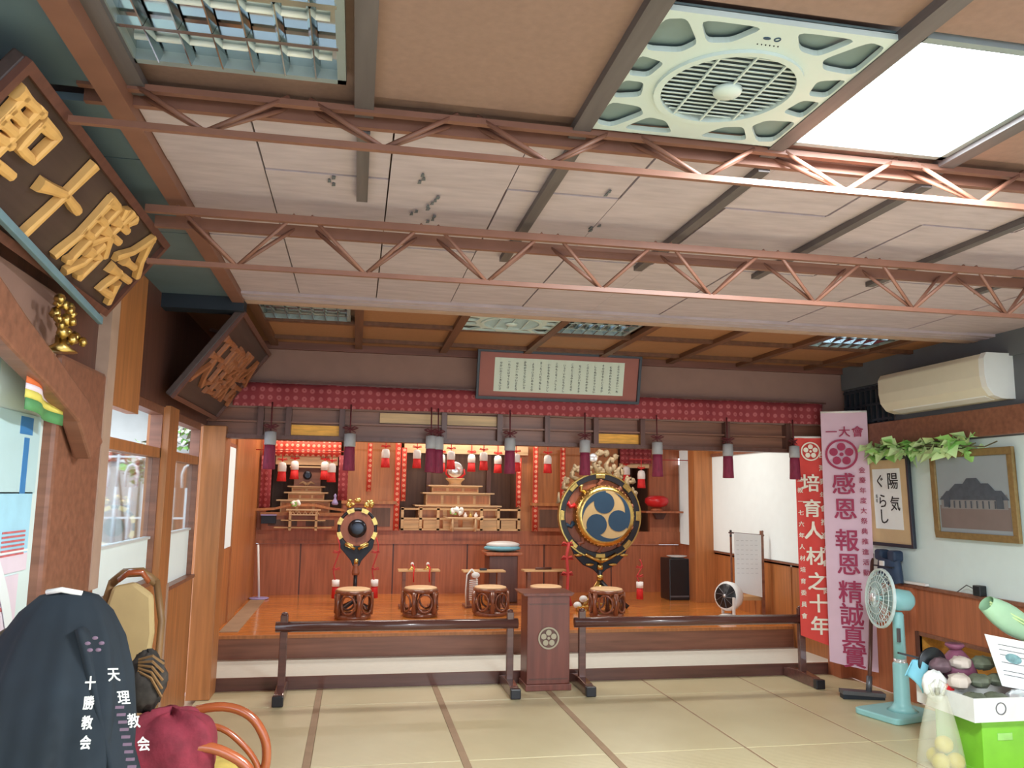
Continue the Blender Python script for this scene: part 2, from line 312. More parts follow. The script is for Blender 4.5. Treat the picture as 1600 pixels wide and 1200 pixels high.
# ceilings
ce = struct(B('ceiling', 'ceil_brown', XL-.1, XR+.1, -1.5, 11.8, ZC+.03, ZC+.1))
gx = [-.70, -.02, .69, 1.39, 2.06, 2.74, 3.42, 4.1, 4.5]
near = [(i, j) for i in range(8) for j in range(2)]
for i in range(8):
    for (y0, y1) in ((-.9, 1.08), (1.08, 1.76), (1.76, 2.44)):
        if y0 > 1.7 and i in (0, 2, 3): continue
        B('ceiling_panel', 'ceil_brown', gx[i]+.012, gx[i+1]-.012, y0+.012, y1-.012, ZC, ZC+.03, ce)
    for (y0, y1) in ((5.17, 5.85), (5.85, 6.53), (6.53, 6.85)):
        if y0 < 5.2 and i in (0, 2, 3, 6): continue
        B('ceiling_panel', 'ceil_orange', gx[i]+.012, gx[i+1]-.012, y0+.012, y1-.012, ZC, ZC+.03, ce)
B('ceiling_panel', 'ceil_orange', XL, -.71, 5.2, 6.85, ZC, ZC+.03, ce)
B('ceiling_panel', 'ceil_slate', XL, -.75, -.9, 2.5, ZC-.03, ZC+.03, ce)  # slate colour stands in for the darker strip beside the reflection
for x in gx[:-1]:
    B('batten', 'batten_brown', x-.03, x+.03, 5.22, 6.85, ZC-.035, ZC+.0, ce)
    B('batten', 'batten', x-.03, x+.03, -.9, 2.52, ZC-.03, ZC, ce)
for y in (5.85, 6.53): B('batten', 'batten_brown', -.72, XR, y-.025, y+.025, ZC-.03, ZC, ce)
for y in (1.08,): B('batten', 'batten', -.72, XR, y-.02, y+.02, ZC-.02, ZC, ce)
# added mauve sheets: the canopy reflection built solid below the brown ceiling
sx = [-.72]+[-.38+.46*k for k in range(11)]+[4.5]
for i in range(len(sx)-1):
    for k, (y0, y1) in enumerate(((2.56, 3.0), (3.0, 3.86), (3.86, 4.95))):
        B('ceiling_sheet', 'ceil_pink', sx[i]+.003, sx[i+1]-.003, y0+.004, y1-.004, 2.79+.004*((i+k) % 2), 2.81, ce)
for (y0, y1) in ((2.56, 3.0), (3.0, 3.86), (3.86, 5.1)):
    B('ceiling_sheet', 'ceil_slate', XL, -.735, y0+.004, y1-.004, 2.785, 2.81, ce)  # added sheets carrying on the strip, its dimness put into the colour
for k in range(5): B('edge_lath', 'pale_edge' if k > 2 else 'ceil_pink', -.72, XR, 4.95+.056*k, 5.0+.056*k, 2.775-.004*(k % 2), 2.8, ce)
B('edge_lath', 'navy_d', XL, -.72, 5.1, 5.23, 2.7, 2.8, ce)
for x in (.69, 1.40, 2.06, 2.74, 3.42, -.02):
    B('batten', 'batten', x-.022, x+.022, 2.56, 3.9 if x > 0 else 3.2, 2.765, 2.79, ce)
random.seed(4)
for k, (x, y, n_) in enumerate(((.21, 2.9, 3), (.26, 3.12, 5), (.27, 3.35, 3), (.69, 3.3, 3), (.93, 2.9, 2), (-.15, 3.0, 3), (-.1, 3.62, 2), (.2, 3.3, 2), (1.0, 3.3, 3))):
    m = MB()
    for j in range(n_):
        a = x+random.uniform(-.02, .02); b = y+.035*j; m.prism([(0, 0), (random.uniform(.006, .014), .004), (.01, .03), (-.004, .034)], (a, b, 2.784), X_, Y_, (0, 0, .003))
    m.build('ceiling_stain', 'plaster_gr', ce)['kind'] = 'stuff'
B('edge_trim', 'steel_brown', -.79, -.72, -.9, 5.1, 2.75, 2.83, ce)
st_c = struct(B('stage_ceiling', 'wood_mid', XL, XR, 6.96, 10.9, ZC-.02, ZC+.03))
# left wall: post, windows, wainscot
wl = struct(B('wall_left', 'wood_dk', XL-.12, XL, -.9, 6.95, 2.12, ZC))
B('wainscot_panel', 'wood_or', XL-.1, XL, 4.1, 5.65, 0, 1.03, wl); B('wainscot_panel', 'wood_or', XL-.1, XL, 5.68, 6.7, 0, .94, wl)
B('wainscot_panel', 'white', XL-.1, XL, -.9, 3.42, 0, 2.12, wl)
B('sill_rail', 'wood_mid', XL-.08, XL+.015, 4.1, 5.65, 1.03, 1.06, wl); B('sill_rail', 'wood_mid', XL-.08, XL+.015, 5.7, 6.7, .94, .965, wl)
B('post', 'wood_or', XL-.1, XL+.03, 5.42, 5.68, 0, 2.13, wl)
B('post_edge', 'pale_edge', XL+.0, XL+.036, 5.66, 5.70, 0, 1.0, wl)
tr = struct(B('trim_1', 'wood_mid', XL-.1, XL+.05, 3.42, 4.06, 0, 2.13, None, .02))
B('edge_strip', 'pale_edge', XL-.02, XL+.055, 3.98, 4.1, 1.15, 2.65, tr)
B('head_post', 'wood_or', XL-.02, XL+.04, 4.1, 4.62, 2.0, 2.74, tr)
# curved brace from the post head up to the near ceiling
br = MB(); pts = [(2.1, 2.47), (2.5, 2.27), (2.85, 2.15), (3.2, 2.05), (3.5, 1.96), (3.75, 1.8)]
low = [(3.6, 1.72), (3.42, 1.86), (3.1, 1.95), (2.75, 2.03), (2.4, 2.12), (2.0, 2.3)]
br.prism(pts+low, (XL+.06, 0, 0), Y_, Z_, (.07, 0, 0)); struct(br.build('trim_2', 'wood_mid', None, .01))
for n, (y0, y1, z0, zm) in enumerate(((4.1, 5.42, 1.06, 1.30), (5.7, 6.69, .965, 1.30))):
    w = struct(B('window_%d' % (n+1), 'wood_mid', XL-.09, XL-.01, y0, y1, 2.07, 2.12))
    B('pane', 'frost', XL-.06, XL-.045, y0+.03, y1-.02, z0, zm, w)
    B('glazing_bar', 'fence_w', XL-.07, XL-.03, y0, y1, zm, zm+.015, w)
    B('frame_side', 'pale_edge', XL-.08, XL-.01, y0, y0+.03, z0, 2.08, w); B('frame_side', 'wood_mid', XL-.08, XL-.01, y1-.02, y1, z0, 2.08, w)
    B('transom_bar', 'wood_or', XL-.09, XL-.01, y0, y1, 1.80, 1.86, w)
    B('glass_pane', 'glass', XL-.055, XL-.05, y0+.03, y1-.02, zm+.015, 1.80, w)
# frontal post at the stage corner
struct(B('trim_3', 'wood_or', XL-.02, -1.04, 6.82, 7.1, 0, 2.12, None, .006))
# stage left wall
wsl = struct(B('wall_stage_left', 'wood_or', XL-.1, XL-.02, 7.1, 10.95, 0, 1.05))
B('upper_panel', 'wood_or', XL-.1, XL-.02, 7.1, 10.95, 2.06, ZC, wsl)
B('post', 'wood_or', XL-.1, XL-.02, 7.1, 7.8, 1.05, 2.06, wsl); B('post', 'wood_or', XL-.1, XL, 8.68, 9.15, .3, 2.2, wsl); B('wall_panel', 'wood_or', XL-.1, XL-.02, 9.15, 10.95, 1.05, 2.06, wsl)
w3 = struct(B('window_3', 'wood_mid', XL-.08, XL-.012, 7.8, 8.68, 2.03, 2.07)); B('pane', 'frost', XL-.03, XL-.012, 7.82, 8.66, 1.05, 2.03, w3)
# right wall: white plaster, wainscot with cap, beam, dark band above
wr = struct(B('wall_right', 'white', XR, XR+.1, -.9, 10.95, .9, 2.06))
B('upper_band', 'plaster_gr', XR, XR+.1, -.9, 6.95, 2.06, ZC, wr)
B('upper_band', 'wood_or', XR, XR+.1, 6.95, 10.95, 2.15, ZC, wr)
B('beam', 'wood_mid', XR-.06, XR, -.9, 6.9, 2.07, 2.27, wr, .006)
B('beam', 'plaster_gr', XR-.03, XR, 4.2, 6.85, 2.62, 2.83, wr)
B('wainscot_panel', 'wood_pan', XR, XR+.1, 6.12, 7.1, 0, .9, wr); B('wainscot_panel', 'wood_pan', XR, XR+.1, -.9, 6.05, .55, .9, wr)
for y0, y1 in ((7.15, 7.9), (7.93, 8.7), (8.73, 9.8)): B('wainscot_panel', 'wood_or', XR, XR+.1, y0, y1, .0, .92, wr)
B('wainscot_cap', 'wood_mid', XR-.03, XR+.02, -.9, 7.1, .9, .925, wr); B('wainscot_cap', 'wood_mid', XR-.02, XR+.02, 7.1, 9.75, .92, .94, wr)
B('post', 'wood_pan', XR-.04, XR, 6.0, 6.16, 0, .9, wr); B('post', 'wood_dk', XR-.02, XR+.02, 5.97, 6.0, 0, .56, wr)
B('alcove_back', 'alcove', XR+.25, XR+.28, 3.0, 6.0, 0, .56, wr); B('alcove_top', 'wood_mid', XR-.01, XR+.28, 3.0, 6.0, .53, .56, wr)
B('alcove_side', 'alcove', XR, XR+.25, 5.97, 6.0, 0, .54, wr); B('alcove_shelf', 'wood_dk', XR+.05, XR+.2, 5.1, 6.0, .28, .30, wr)
B('post', 'wood_or', 4.24, XR+.02, 9.76, 9.95, .3, 2.3, wr); B('wall_panel', 'wood_pan', XR-.01, XR, 10.0, 10.9, .3, .97, wr)
w4 = struct(B('window_4', 'wood_mid', XR-.03, XR+.01, 7.6, 9.76, 2.12, 2.16)); B('pane', 'frost', XR-.012, XR-.003, 7.2, 9.76, .945, 2.12, w4)
w5 = struct(B('window_5', 'frost', XR-.06, XR-.012, 10.15, 10.72, .97, 2.25))
# back wall with three niches
wb = struct(B('wall_back', 'wood_mid', XL-.1, XR+.1, 11.95, 12.0, 0, ZC))
px = [XL-.05, -.66, .52, 1.5, 2.55, 3.5, XR]
for i in range(6): B('panel', 'wood_pan', px[i]+.01, px[i+1]-.01, 10.9, 10.93, .3, .94, wb)
for x in px[1:-1]: B('joint', 'wood_dk', x-.012, x+.012, 10.91, 10.94, .3, .94, wb)
B('rail_board', 'wood_pan', XL-.1, XR, 10.87, 10.95, .945, .985, wb)
B('ledge_board', 'wood_pan', XL-.1, XR, 10.88, 11.9, .985, 1.12, wb)
B('head_board', 'wood_or', XL-.1, XR, 10.9, 11.0, 2.27, ZC, wb)
for x0, x1, m in ((XL-.1, -1.12, 'wood_pan'), (-.17, .58, 'wood_or'), (2.2, 3.6, 'wood_or'), (4.06, XR, 'wood_pan')):
    B('wall_panel', m, x0, x1, 10.9, 10.96, 1.12, 2.27, wb)
for x0, x1 in ((-1.12, -.17), (.58, 2.2), (3.6, 4.06)):
    B('niche_back', 'wood_niche', x0-.1, x1+.1, 11.6, 11.63, 1.1, 2.4, wb)
    for x in (x0-.02, x1): B('niche_side', 'wood_niche', x, x+.02, 10.96, 11.6, 1.1, 2.4, wb)
B('niche_post', 'wood_dk', .98, 1.04, 11.5, 11.6, 1.3, 2.3, wb); B('niche_post', 'wood_dk', 1.84, 1.9, 11.5, 11.6, 1.3, 2.3, wb)
B('niche_header', 'wood_white', .62, 2.3, 10.84, 10.9, 2.14, 2.26, wb); B('niche_header', 'wood_white', -1.02, -.24, 10.84, 10.9, 1.95, 2.06, wb)
B('niche_header', 'wood_white', 3.62, 4.04, 10.84, 10.9, 2.0, 2.06, wb)
# low cupboards on the ledge at each side of the altars
for x0, x1, zt in ((-1.15, -.16, 1.34), (-.15, .52, 1.5), (2.36, 3.6, 1.5)):
    B('cupboard_front', 'wood_pan', x0, x1, 10.8, 10.88, 1.12, zt-.04, wb); B('cupboard_top', 'wood_or', x0-.02, x1+.02, 10.76, 10.9, zt-.04, zt, wb)
    for k in range(2):
        a = x0+(x1-x0)*(.08+.47*k); B('recess', 'wood_niche', a, a+(x1-x0)*.36, 10.79, 10.81, 1.17, zt-.09, wb)
m = MB(); m.prism([(-1.36, 1.35), (-1.0, 1.37), (-.8, 1.42), (-.5, 1.42), (-.3, 1.38), (-.12, 1.36), (-.12, 1.39), (-.3, 1.41), (-.5, 1.45), (-.8, 1.45), (-1.0, 1.40), (-1.36, 1.38)], (0, 10.72, 0), X_, Z_, (0, .05, 0)); m.build('curved_rail', 'wood_or', wb)
# lintel over the stage
ln = struct(B('wall_front_lintel', 'plaster_br', XL, XR, 6.86, 6.96, 2.28, ZC))
B('head_beam', 'wood_dk', XL, XR, 6.84, 6.96, 2.025, 2.06, ln); B('transom_backing', 'wood_mid', XL, XR, 6.91, 6.93, 2.05, 2.29, ln)
B('transom_rail', 'wood_mid', XL, XR, 6.85, 6.9, 2.16, 2.175, ln)
for x in (-.78, -.56, -.13, .72, 1.2, 1.62, 2.06, 2.49, 3.3, 3.9): B('transom_post', 'wood_dk', x-.022, x+.022, 6.83, 6.92, 2.05, 2.29, ln)
for x0, x1 in ((-.54, -.15), (2.08, 2.47)): B('gilded_panel', 'gold_lit', x0, x1, 6.885, 6.91, 2.065, 2.15, ln)
for x0, x1 in ((.18, .7), (.75, 1.18)): B('transom_panel', 'wood_pale', x0, x1, 6.88, 6.91, 2.185, 2.27, ln)
B('ceiling_mould', 'wood_beam', XL, XR, 6.82, 6.86, 2.77, 2.83, ln)
struct(B('trim_4', 'wood_pan', 4.38, XR, 6.9, 7.1, 0, 2.05))
# outside the left windows
g = struct(B('ground_outside', 'street', -12, XL-.1, -6, 16, -.25, -.15))
struct(B('ground_front', 'street', XL-.1, 9, -9, -1.5, -.25, -.15))
# ------------------------------------------------------------------ canopy trusses, a reflection in the glass built as solid steel
def truss(loc_y, yA, yB, yC, zt, zb, x0, pitch, label, thick):
    t = thing('ceiling_truss', (1.65, yC, zb), label, 'truss', None)
    for nm, y, z, h in (('top_chord', yA, zt, thick[0]), ('top_chord', yB, zt, thick[1])): MB().box(-.86, XR, y-.012, y+.012, z-h/2, z+h/2).build(nm, 'steel_brown', t)
    MB().box(-.86, XR, yC-.01, yC+.01, zb-.012, zb+.008).build('bottom_chord', 'steel_brown', t)
    k = -3
    proto = []
    while x0+pitch*k < XR+.2:
        xb = x0+pitch*k
        for y in (yA, yB):
            for s in (-1, 1):
                xt = xb+s*pitch*.44
                if min(xb, xt) < -.87 or max(xb, xt) > XR-.02: continue
                key = (y, s)
                src = [p for p in proto if p[0] == key]
                if src: rep(src[0][1], (xb-src[0][2], 0, 0))
                else: proto.append((key, MB().tube([(xb, yC, zb), (xt, y, zt+.02)], .0085, 6).build('web_bar', 'steel_brown', t), xb))
        k += 1
    return t
truss(2.43, 2.47, 2.54, 2.43, 2.80, 2.665, -.485, .53, 'brown steel truss crossing just past the near ceiling fan', (.02, .055))
truss(3.38, 3.3, 3.46, 3.38, 2.705, 2.515, -.515, .52, 'brown steel truss below the mauve sheets, farther from the ceiling fan', (.03, .048))
# ------------------------------------------------------------------ ceiling fixtures
def louvre_light(x0, x1, y0, y1, label, lit=False, nx=7, ny=3):
    t = thing('ceiling_light', ((x0+x1)/2, (y0+y1)/2, ZC-.01), label, 'ceiling light', 'recessed ceiling lights')
    m = MB()
    for a in ((x0, x1, y0, y0+.025), (x0, x1, y1-.025, y1), (x0, x0+.025, y0, y1), (x1-.025, x1, y0, y1)): m.box(*a, ZC-.012, ZC+.02)
    m.build('frame', 'alu_f', t)
    if lit:
        B('diffuser', 'lamp', x0+.025, x1-.025, y0+.025, y1-.025, ZC-.002, ZC+.005, t); return t
    B('reflector', 'alu', x0+.02, x1-.02, y0+.02, y1-.02, ZC+.02, ZC+.028, t)
    for j in range(ny):
        yy = y0+(y1-y0)*(j+.5)/ny
        for dx in (x0+.05,): MB().tube([(x0+.04, yy, ZC+.015), (x1-.04, yy, ZC+.015)], .009, 8).build('tube', 'white_p', t)
    for j in range(1, ny): B('long_blade', 'alu', x0+.02, x1-.02, y0+(y1-y0)*j/ny-.008, y0+(y1-y0)*j/ny+.008, ZC-.015, ZC+.01, t)
    first = None
    for i in range(1, nx):
        for j in range(ny):
            xx = x0+(x1-x0)*i/nx; ya = y0+.03+(y1-y0-.03)*j/ny; yb = ya+(y1-y0)/ny-.03
            if first is None:
                first = MB().prism([(-.012, .012), (.012, .012), (.002, -.014), (-.002, -.014)], (xx, ya, ZC), X_, Z_, (0, yb-ya, 0)).build('cross_blade', 'alu', t); fx, fy = xx, ya
            else: rep(first, (xx-fx, ya-fy, 0))
    return t
louvre_light(-.69, -.075, 1.75, 2.35, 'unlit silver louvre light in the near ceiling, top left')
louvre_light(1.42, 2.03, 1.76, 2.44, 'glaring lit ceiling light beside the near ceiling fan', True)
louvre_light(-.69, -.08, 5.26, 5.84, 'unlit silver louvre light above the dark signboard at the stage end')
louvre_light(1.39, 1.98, 5.26, 5.84, 'bright silver louvre light beside the far ceiling fan, above the framed verses')
louvre_light(3.43, 4.05, 5.26, 5.84, 'hazy silver louvre light nearest the air conditioner')
def plate(name, outer, holes, z0, thick, mat, parent):
    cu = bpy.data.curves.new('p', 'CURVE'); cu.dimensions = '2D'; cu.fill_mode = 'BOTH'; cu.extrude = thick/2
    for poly in [outer]+holes:
        sp = cu.splines.new('POLY'); sp.points.add(len(poly)-1); sp.use_cyclic_u = True
        for p, q in zip(sp.points, poly): p.co = (q[0], q[1], 0, 1)
    o = bpy.data.objects.new('p', cu); C.objects.link(o); bpy.context.view_layer.update()
    me = bpy.data.meshes.new_from_object(o); bpy.data.objects.remove(o)
    mb = MB(); mb.add([(v.co.x, v.co.y, v.co.z+z0) for v in me.vertices], [tuple(p.vertices) for p in me.polygons])
    bpy.data.meshes.remove(me); return mb.build(name, mat, parent)
def circ(cx, cy, r, n=40, sy=1, a0=0): return [(cx+r*math.cos(a0+2*PI*k/n), cy+r*sy*math.sin(a0+2*PI*k/n)) for k in range(n)]
def rounded(poly, q=.25):
    out = []; n = len(poly)
    for i in range(n):
        p = Vector(poly[i]); a = Vector(poly[i-1]); b = Vector(poly[(i+1) % n])
        s, e = p+(a-p)*q, p+(b-p)*q
        for t in (0, .33, .66, 1): out.append(tuple((1-t)**2*s+2*t*(1-t)*p+t*t*e))
    return out
def ceiling_fan(x0, y0, w, label):
    cx, cy = x0+w/2, y0+w/2; k = w/.68
    t = thing('ceiling_fan', (cx, cy, ZC-.02), label, 'ceiling fan', 'square cassette ceiling fans')
    h = w/2; holes = [circ(cx, cy, .2*k)]
    for sx in (-1, 1):
        for sy in (-1, 1):
            for P in ([(.318, .15), (.318, .30), (.26, .315), (.185, .21), (.215, .16)], [(.045, .318), (.225, .318), (.165, .22), (.10, .235)], [(.318, .125), (.318, .015), (.255, .015), (.235, .10)]):
                holes.append(rounded([(cx+sx*a*k, cy+sy*b*k) for a, b in P]))
    plate('panel', [(cx-h, cy-h), (cx+h, cy-h), (cx+h, cy+h), (cx-h, cy+h)], holes, ZC-.018, .016, 'fan_p', t)
    B('inset_sheet', 'fan_in', cx-h+.01, cx+h-.01, cy-h+.01, cy+h-.01, ZC+.0, ZC+.006, t)
    m = MB(); m.lathe([(.215*k, -.034), (.222*k, -.026), (.222*k, -.02), (.2*k, -.02), (.2*k, -.03)], (cx, cy, ZC), n=40); 
    r_ = MB(); ring_flat(r_, (cx, cy, ZC-.036), X_, Y_, .197*k, .218*k, (0, 0, .02), 40); r_.build('grille_ring', 'fan_p', t)
    MB().lathe([(.196*k, 0), (.196*k, .003)], (cx, cy, ZC-.008), n=32).build('fan_void', 'fan_dk', t)
    n = 17
    for i in range(1, n):
        y = -.196+.392*i/n; hw = math.sqrt(max(0, .196**2-y*y))
        MB().rbox((cx, cy+y*k, ZC-.024), (2*hw*k, .013, .003), (.35, 0, 0)).build('grille_slat', 'fan_p', t)
    for x in (-.1, 0, .1):
        hw = math.sqrt(.196**2-x*x); B('grille_rib', 'fan_p', cx+x*k-.003, cx+x*k+.003, cy-hw*k, cy+hw*k, ZC-.034, ZC-.028, t)
    MB().lathe([(.045*k, 0), (.04*k, -.012), (.0, -.015)], (cx, cy, ZC-.03), n=24).build('hub', 'fan_p', t)
    for i in range(6): MB().ball((cx+(-.03+.012*i)*k, cy-.245*k, ZC-.027), .0022, n=6, m=4).build('indicator_dot', 'blk_p', t)
    lg = MB(); ring_flat(lg, (cx+.012, cy-.275*k, ZC-.028), X_, Y_, .006, .0095, (0, 0, .003), 14); lg.prism(circ(0, 0, .011, 8, .5), (cx-.018, cy-.275*k, ZC-.028), X_, Y_, (0, 0, .003)); lg.build('printed_mark', 'navy', t)
    return t
ceiling_fan(.70, 1.765, .675, 'large pale cassette ceiling fan beside the glaring lit panel')
ceiling_fan(.70, 5.17, .675, 'small distant cassette ceiling fan above the framed verses')
# ------------------------------------------------------------------ lintel: patterned cloth, framed verses, tassels
m = MB(); m.grid(lambda a, b: Vector((-1.0+5.24*a, 6.80+.012*math.sin(a*120)+.006*math.sin(a*37+b*4), 2.288+.19*b)), 200, 3)
cl = tag(m.build('valance_cloth', 'cloth_red', solid=.004), 'long dusty red cloth printed with pale blossoms across the lintel', 'valance')
B('cloth_rod', 'wood_dk', -1.05, 4.27, 6.795, 6.81, 2.478, 2.492, cl)
def tilted(c, w, h, ang, thick):      # frame axes of a picture leaning out from a wall that faces -Y
    u = Vector((0, -math.sin(ang), math.cos(ang))); n = Vector((0, -math.cos(ang), -math.sin(ang)))
    return Vector(c), X_, u, n
def frame_on(t, c, r, u, n, w, h, bw, th, matf, matm, mattew, name='frame'):
    m = MB()
    for a0, a1, b0, b1 in ((-w/2, w/2, h/2-bw, h/2), (-w/2, w/2, -h/2, -h/2+bw), (-w/2, -w/2+bw, -h/2+bw, h/2-bw), (w/2-bw, w/2, -h/2+bw, h/2-bw)):
        m.prism([(a0, b0), (a1, b0), (a1, b1), (a0, b1)], c, r, u, n*th)
    m.build(name, matf, t, .004)
    MB().prism([(-w/2+bw, -h/2+bw), (w/2-bw, -h/2+bw), (w/2-bw, h/2-bw), (-w/2+bw, h/2-bw)], c+n*.004, r, u, n*(th*.35)).build('mount', matm, t)
c, r, u, n = tilted((1.695, 6.72, 2.62), 1.46, .43, math.radians(14), .03)
t = thing('framed_verses', (1.695, 6.78, 2.42), 'long framed sheet of handwritten verses leaning out above the red cloth', 'framed calligraphy')
frame_on(t, c, r, u, n, 1.45, .43, .022, .035, 'frame_dk', 'mount', None)
MB().prism([(-.575, -.145), (.575, -.145), (.575, .145), (-.575, .145)], c+n*.014, r, u, n*.005).build('paper', 'paper', t)
verses = ['よろつよのせかい一れつ', 'むねのわかりたものハない', 'そのはすやといてきかした', 'しらぬがむりでハないわ', 'このたびはかみがおもて', 'なにかいさいをとききか', 'このところやまとのぢば', 'いうていれどももとしら', 'このもとをくハしくきい', 'いかなものでもこいしな', 'きゝたくバたづねくるな', 'よろづいさいのもとなる', 'かみがでてなにかいさい', 'せかい一れついさむなり', '一れつにはやくたすけを', 'せかいのこゝろもいさめ']
m = MB()
for i, s in enumerate(verses): column(m, s[:10], c+n*.0195+r*(.52-.0693*i)+u*(.112-.012*(i % 2)), r, u, .023, .0245, bold=.008)
m.build('lettering', 'ink', t)['kind'] = 'stuff'
for x in (-.5, .5): MB().tube([c+r*x+u*.21, Vector((c.x+x, 6.86, 2.85))], .004, 5).build('hanging_cord', 'cord_dk', t)
def big_tassel():
    t = thing('hanging_tassel', (0, 0, 0), '', 'tassel', 'purple tassels hanging from the lintel')
    MB().lathe([(.018, -.002), (.046, -.01), (.047, -.075), (.047, -.11), (.043, -.113)], n=20).build('cap', 'cap_gr', t)
    f = MB().lathe([(.041, -.108), (.044, -.15), (.046, -.24), (.049, -.305), (.044, -.308)], n=20)
    f.build('fringe', 'purple', t)
    f = MB().tube([(0, 0, 0), (0, .004, .06), (0, .012, .235)], .006, 6)
    for s in (-1, 1):
        f.tube([(0, 0, .035), (s*.035, -.005, .052), (s*.06, 0, .042), (s*.035, .004, .032), (0, 0, .03)], .006, 6)
        f.tube([(0, -.004, .03), (s*.03, -.006, .012), (s*.046, 0, .004)], .004, 5)
    f.build('cord_bow', 'cord_dk', t); return t
xs_ = [-.687, -.06, .605, 1.274, 1.933, 2.593, 3.257, 3.906]
ll = ['purple tassel with grey cap leftmost on the lintel, before the left altar', 'purple tassel above the small gong frame', 'purple tassel left of the central altar top, beside a twin', 'purple tassel over the right side of the central altar', 'purple tassel hanging before the left of the big drum crest', 'purple tassel right of the big drum, before the red lantern', 'purple tassel against the left part of the bright white window', 'purple tassel nearest the red banner']
bt = big_tassel(); bt.location = (xs_[0], 6.75, 2.085); bt['label'] = ll[0]
for x, l in zip(xs_[1:], ll[1:]): dup(bt, (x, 6.75, 2.085), l, random.uniform(-.3, .3))
dup(bt, (.665, 6.77, 2.08), 'twin purple tassel hanging close on the right side of another', .3)
def small_tassel():
    t = thing('altar_tassel', (0, 0, 0), '', 'tassel', 'red and white tassels before the altars')
    MB().lathe([(.01, 0), (.042, -.012), (.052, -.05), (.052, -.115), (.048, -.118)], n=16).build('cap', 'cap_w', t)
    MB().lathe([(.046, -.112), (.052, -.18), (.058, -.235), (.05, -.238)], n=16).build('fringe', 'red', t)
    f = MB().tube([(0, 0, -.005), (0, 0, .15)], .006, 5)
    for s in (-1, 1): f.tube([(0, 0, .03), (s*.05, 0, .045), (s*.06, 0, .03), (0, 0, .02)], .006, 5)
    f.build('cord_bow', 'red', t); return t
sm = [((.36, 10.4, 2.16), 'small red tassel left of the central altar, on the plain panel'), ((.757, 10.4, 2.16), 'small red tassel over the left of the central niche'), ((1.193, 10.4, 2.155), 'small red tassel just above the white mirror'), ((1.619, 10.4, 2.15), 'small red tassel right of the white mirror'), ((2.05, 10.4, 2.14), 'small red tassel half behind the purple one at the niche right'), ((2.472, 10.4, 2.13), 'small red tassel right of the central altar, on the plain panel'),
 ((-.90, 10.4, 1.965), 'small red tassel at the left of the left altar'), ((-.30, 10.4, 1.965), 'small red tassel at the right of the left altar'), ((3.764, 10.4, 1.955), 'small red tassel above the round red lantern'),
 ((1.113, 10.825, 2.13), 'rear red tassel left of the mirror'), ((1.52, 10.825, 2.14), 'rear red tassel close to the mirror right'), ((1.88, 10.825, 2.13), 'rear red tassel under the niche header right'), ((-.78, 10.825, 2.0), 'rear red tassel above the left altar, left one'), ((-.40, 10.825, 2.0), 'rear red tassel above the left altar, right one'), ((3.70, 10.825, 2.02), 'rear red tassel behind the one by the big drum')]
s0 = small_tassel(); s0.location = sm[0][0]; s0['label'] = sm[0][1]
for p, l in sm[1:]: dup(s0, p, l, random.uniform(-.3, .3))
struct(MB().tube([(XL, 10.4, 2.30), (XR, 10.4, 2.29)], .008, 6).build('trim_5', 'cord_red')); struct(MB().tube([(XL-.02, 10.4, 2.11), (-.1, 10.4, 2.11)], .006, 6).build('trim_6', 'cord_red')); struct(MB().tube([(3.6, 10.4, 2.10), (XR, 10.4, 2.10)], .006, 6).build('trim_7', 'cord_red'))
# ------------------------------------------------------------------ altars
for i, (x0, x1, z0, z1, mt, lb) in enumerate(((-1.18, -.2, 2.06, 2.25, 'cloth_lit', 'bright blossom cloth across the top of the left altar'), (-1.19, -1.06, 1.36, 2.06, 'cloth_red', 'narrow red blossom hanging left of the left altar'), (-.22, -.1, 1.5, 2.08, 'cloth_red', 'narrow red blossom hanging right of the left altar'), (.14, .20, 1.62, 2.25, 'cloth_lit', 'thin blossom strip on the wall between the altars'),
  (.50, .575, 1.12, 2.28, 'cloth_lit', 'tall blossom strip at the left edge of the central altar'), (.585, .65, 1.5, 2.2, 'cloth_lit', 'shorter blossom strip just inside the central altar'), (2.13, 2.20, 1.44, 2.1, 'cloth_lit', 'blossom strip inside the right of the central altar'), (2.36, 2.43, 1.12, 2.26, 'cloth_lit', 'tall blossom strip right of the central altar'), (2.74, 2.81, 1.5, 2.25, 'cloth_lit', 'thin blossom strip next to the big drum'), (3.60, 4.06, 2.06, 2.27, 'cloth_red', 'blossom cloth across the top of the right altar'))):
    m = MB(); w = x1-x0; y = 10.80-(.01*i % .03)
    m.grid(lambda a, b: Vector((x0+w*a, y+.012*math.sin(a*w*60), z0+(z1-z0)*b)), max(4, int(w*40)), 3)
    tag(m.build('blossom_cloth', mt, solid=.004), lb, 'cloth')
# curtain edges are built; central shrine
def stepbox(t, x0, x1, y0, y1, z0, z1, name='tier', panels=3):
    B(name, 'wood_pale', x0, x1, y0, y1, z0, z1-.018, t); B(name+'_top', 'wood_white', x0-.05, x1+.05, y0-.05, y1+.02, z1-.018, z1, t, .003)
    for k in range(panels):
        a = x0+(x1-x0)*(k+.08)/panels; b = x0+(x1-x0)*(k+.92)/panels
        B('inset_panel', 'wood_or', a, b, y0-.004, y0+.01, z0+.02, z1-.04, t)
sh = thing('central_shrine', (1.38, 11.2, 1.12), 'pale stepped wooden shrine stand in the central niche', 'shrine')
stepbox(sh, .84, 1.92, 11.02, 11.5, 1.12, 1.45); stepbox(sh, .94, 1.82, 11.04, 11.4, 1.45, 1.62, 'tier', 4); stepbox(sh, 1.02, 1.66, 11.08, 11.36, 1.62, 1.72)
mi = thing('altar_mirror', (1.35, 11.2, 1.72), 'round white sacred mirror on a carved stand, top of the central shrine', 'mirror')
MB().lathe([(.10, 0), (.08, .02), (.09, .05), (.13, .085), (.13, .1)], (1.35, 11.2, 1.72), n=16, sy=.6).build('stand', 'wood_white', mi)
m = MB()
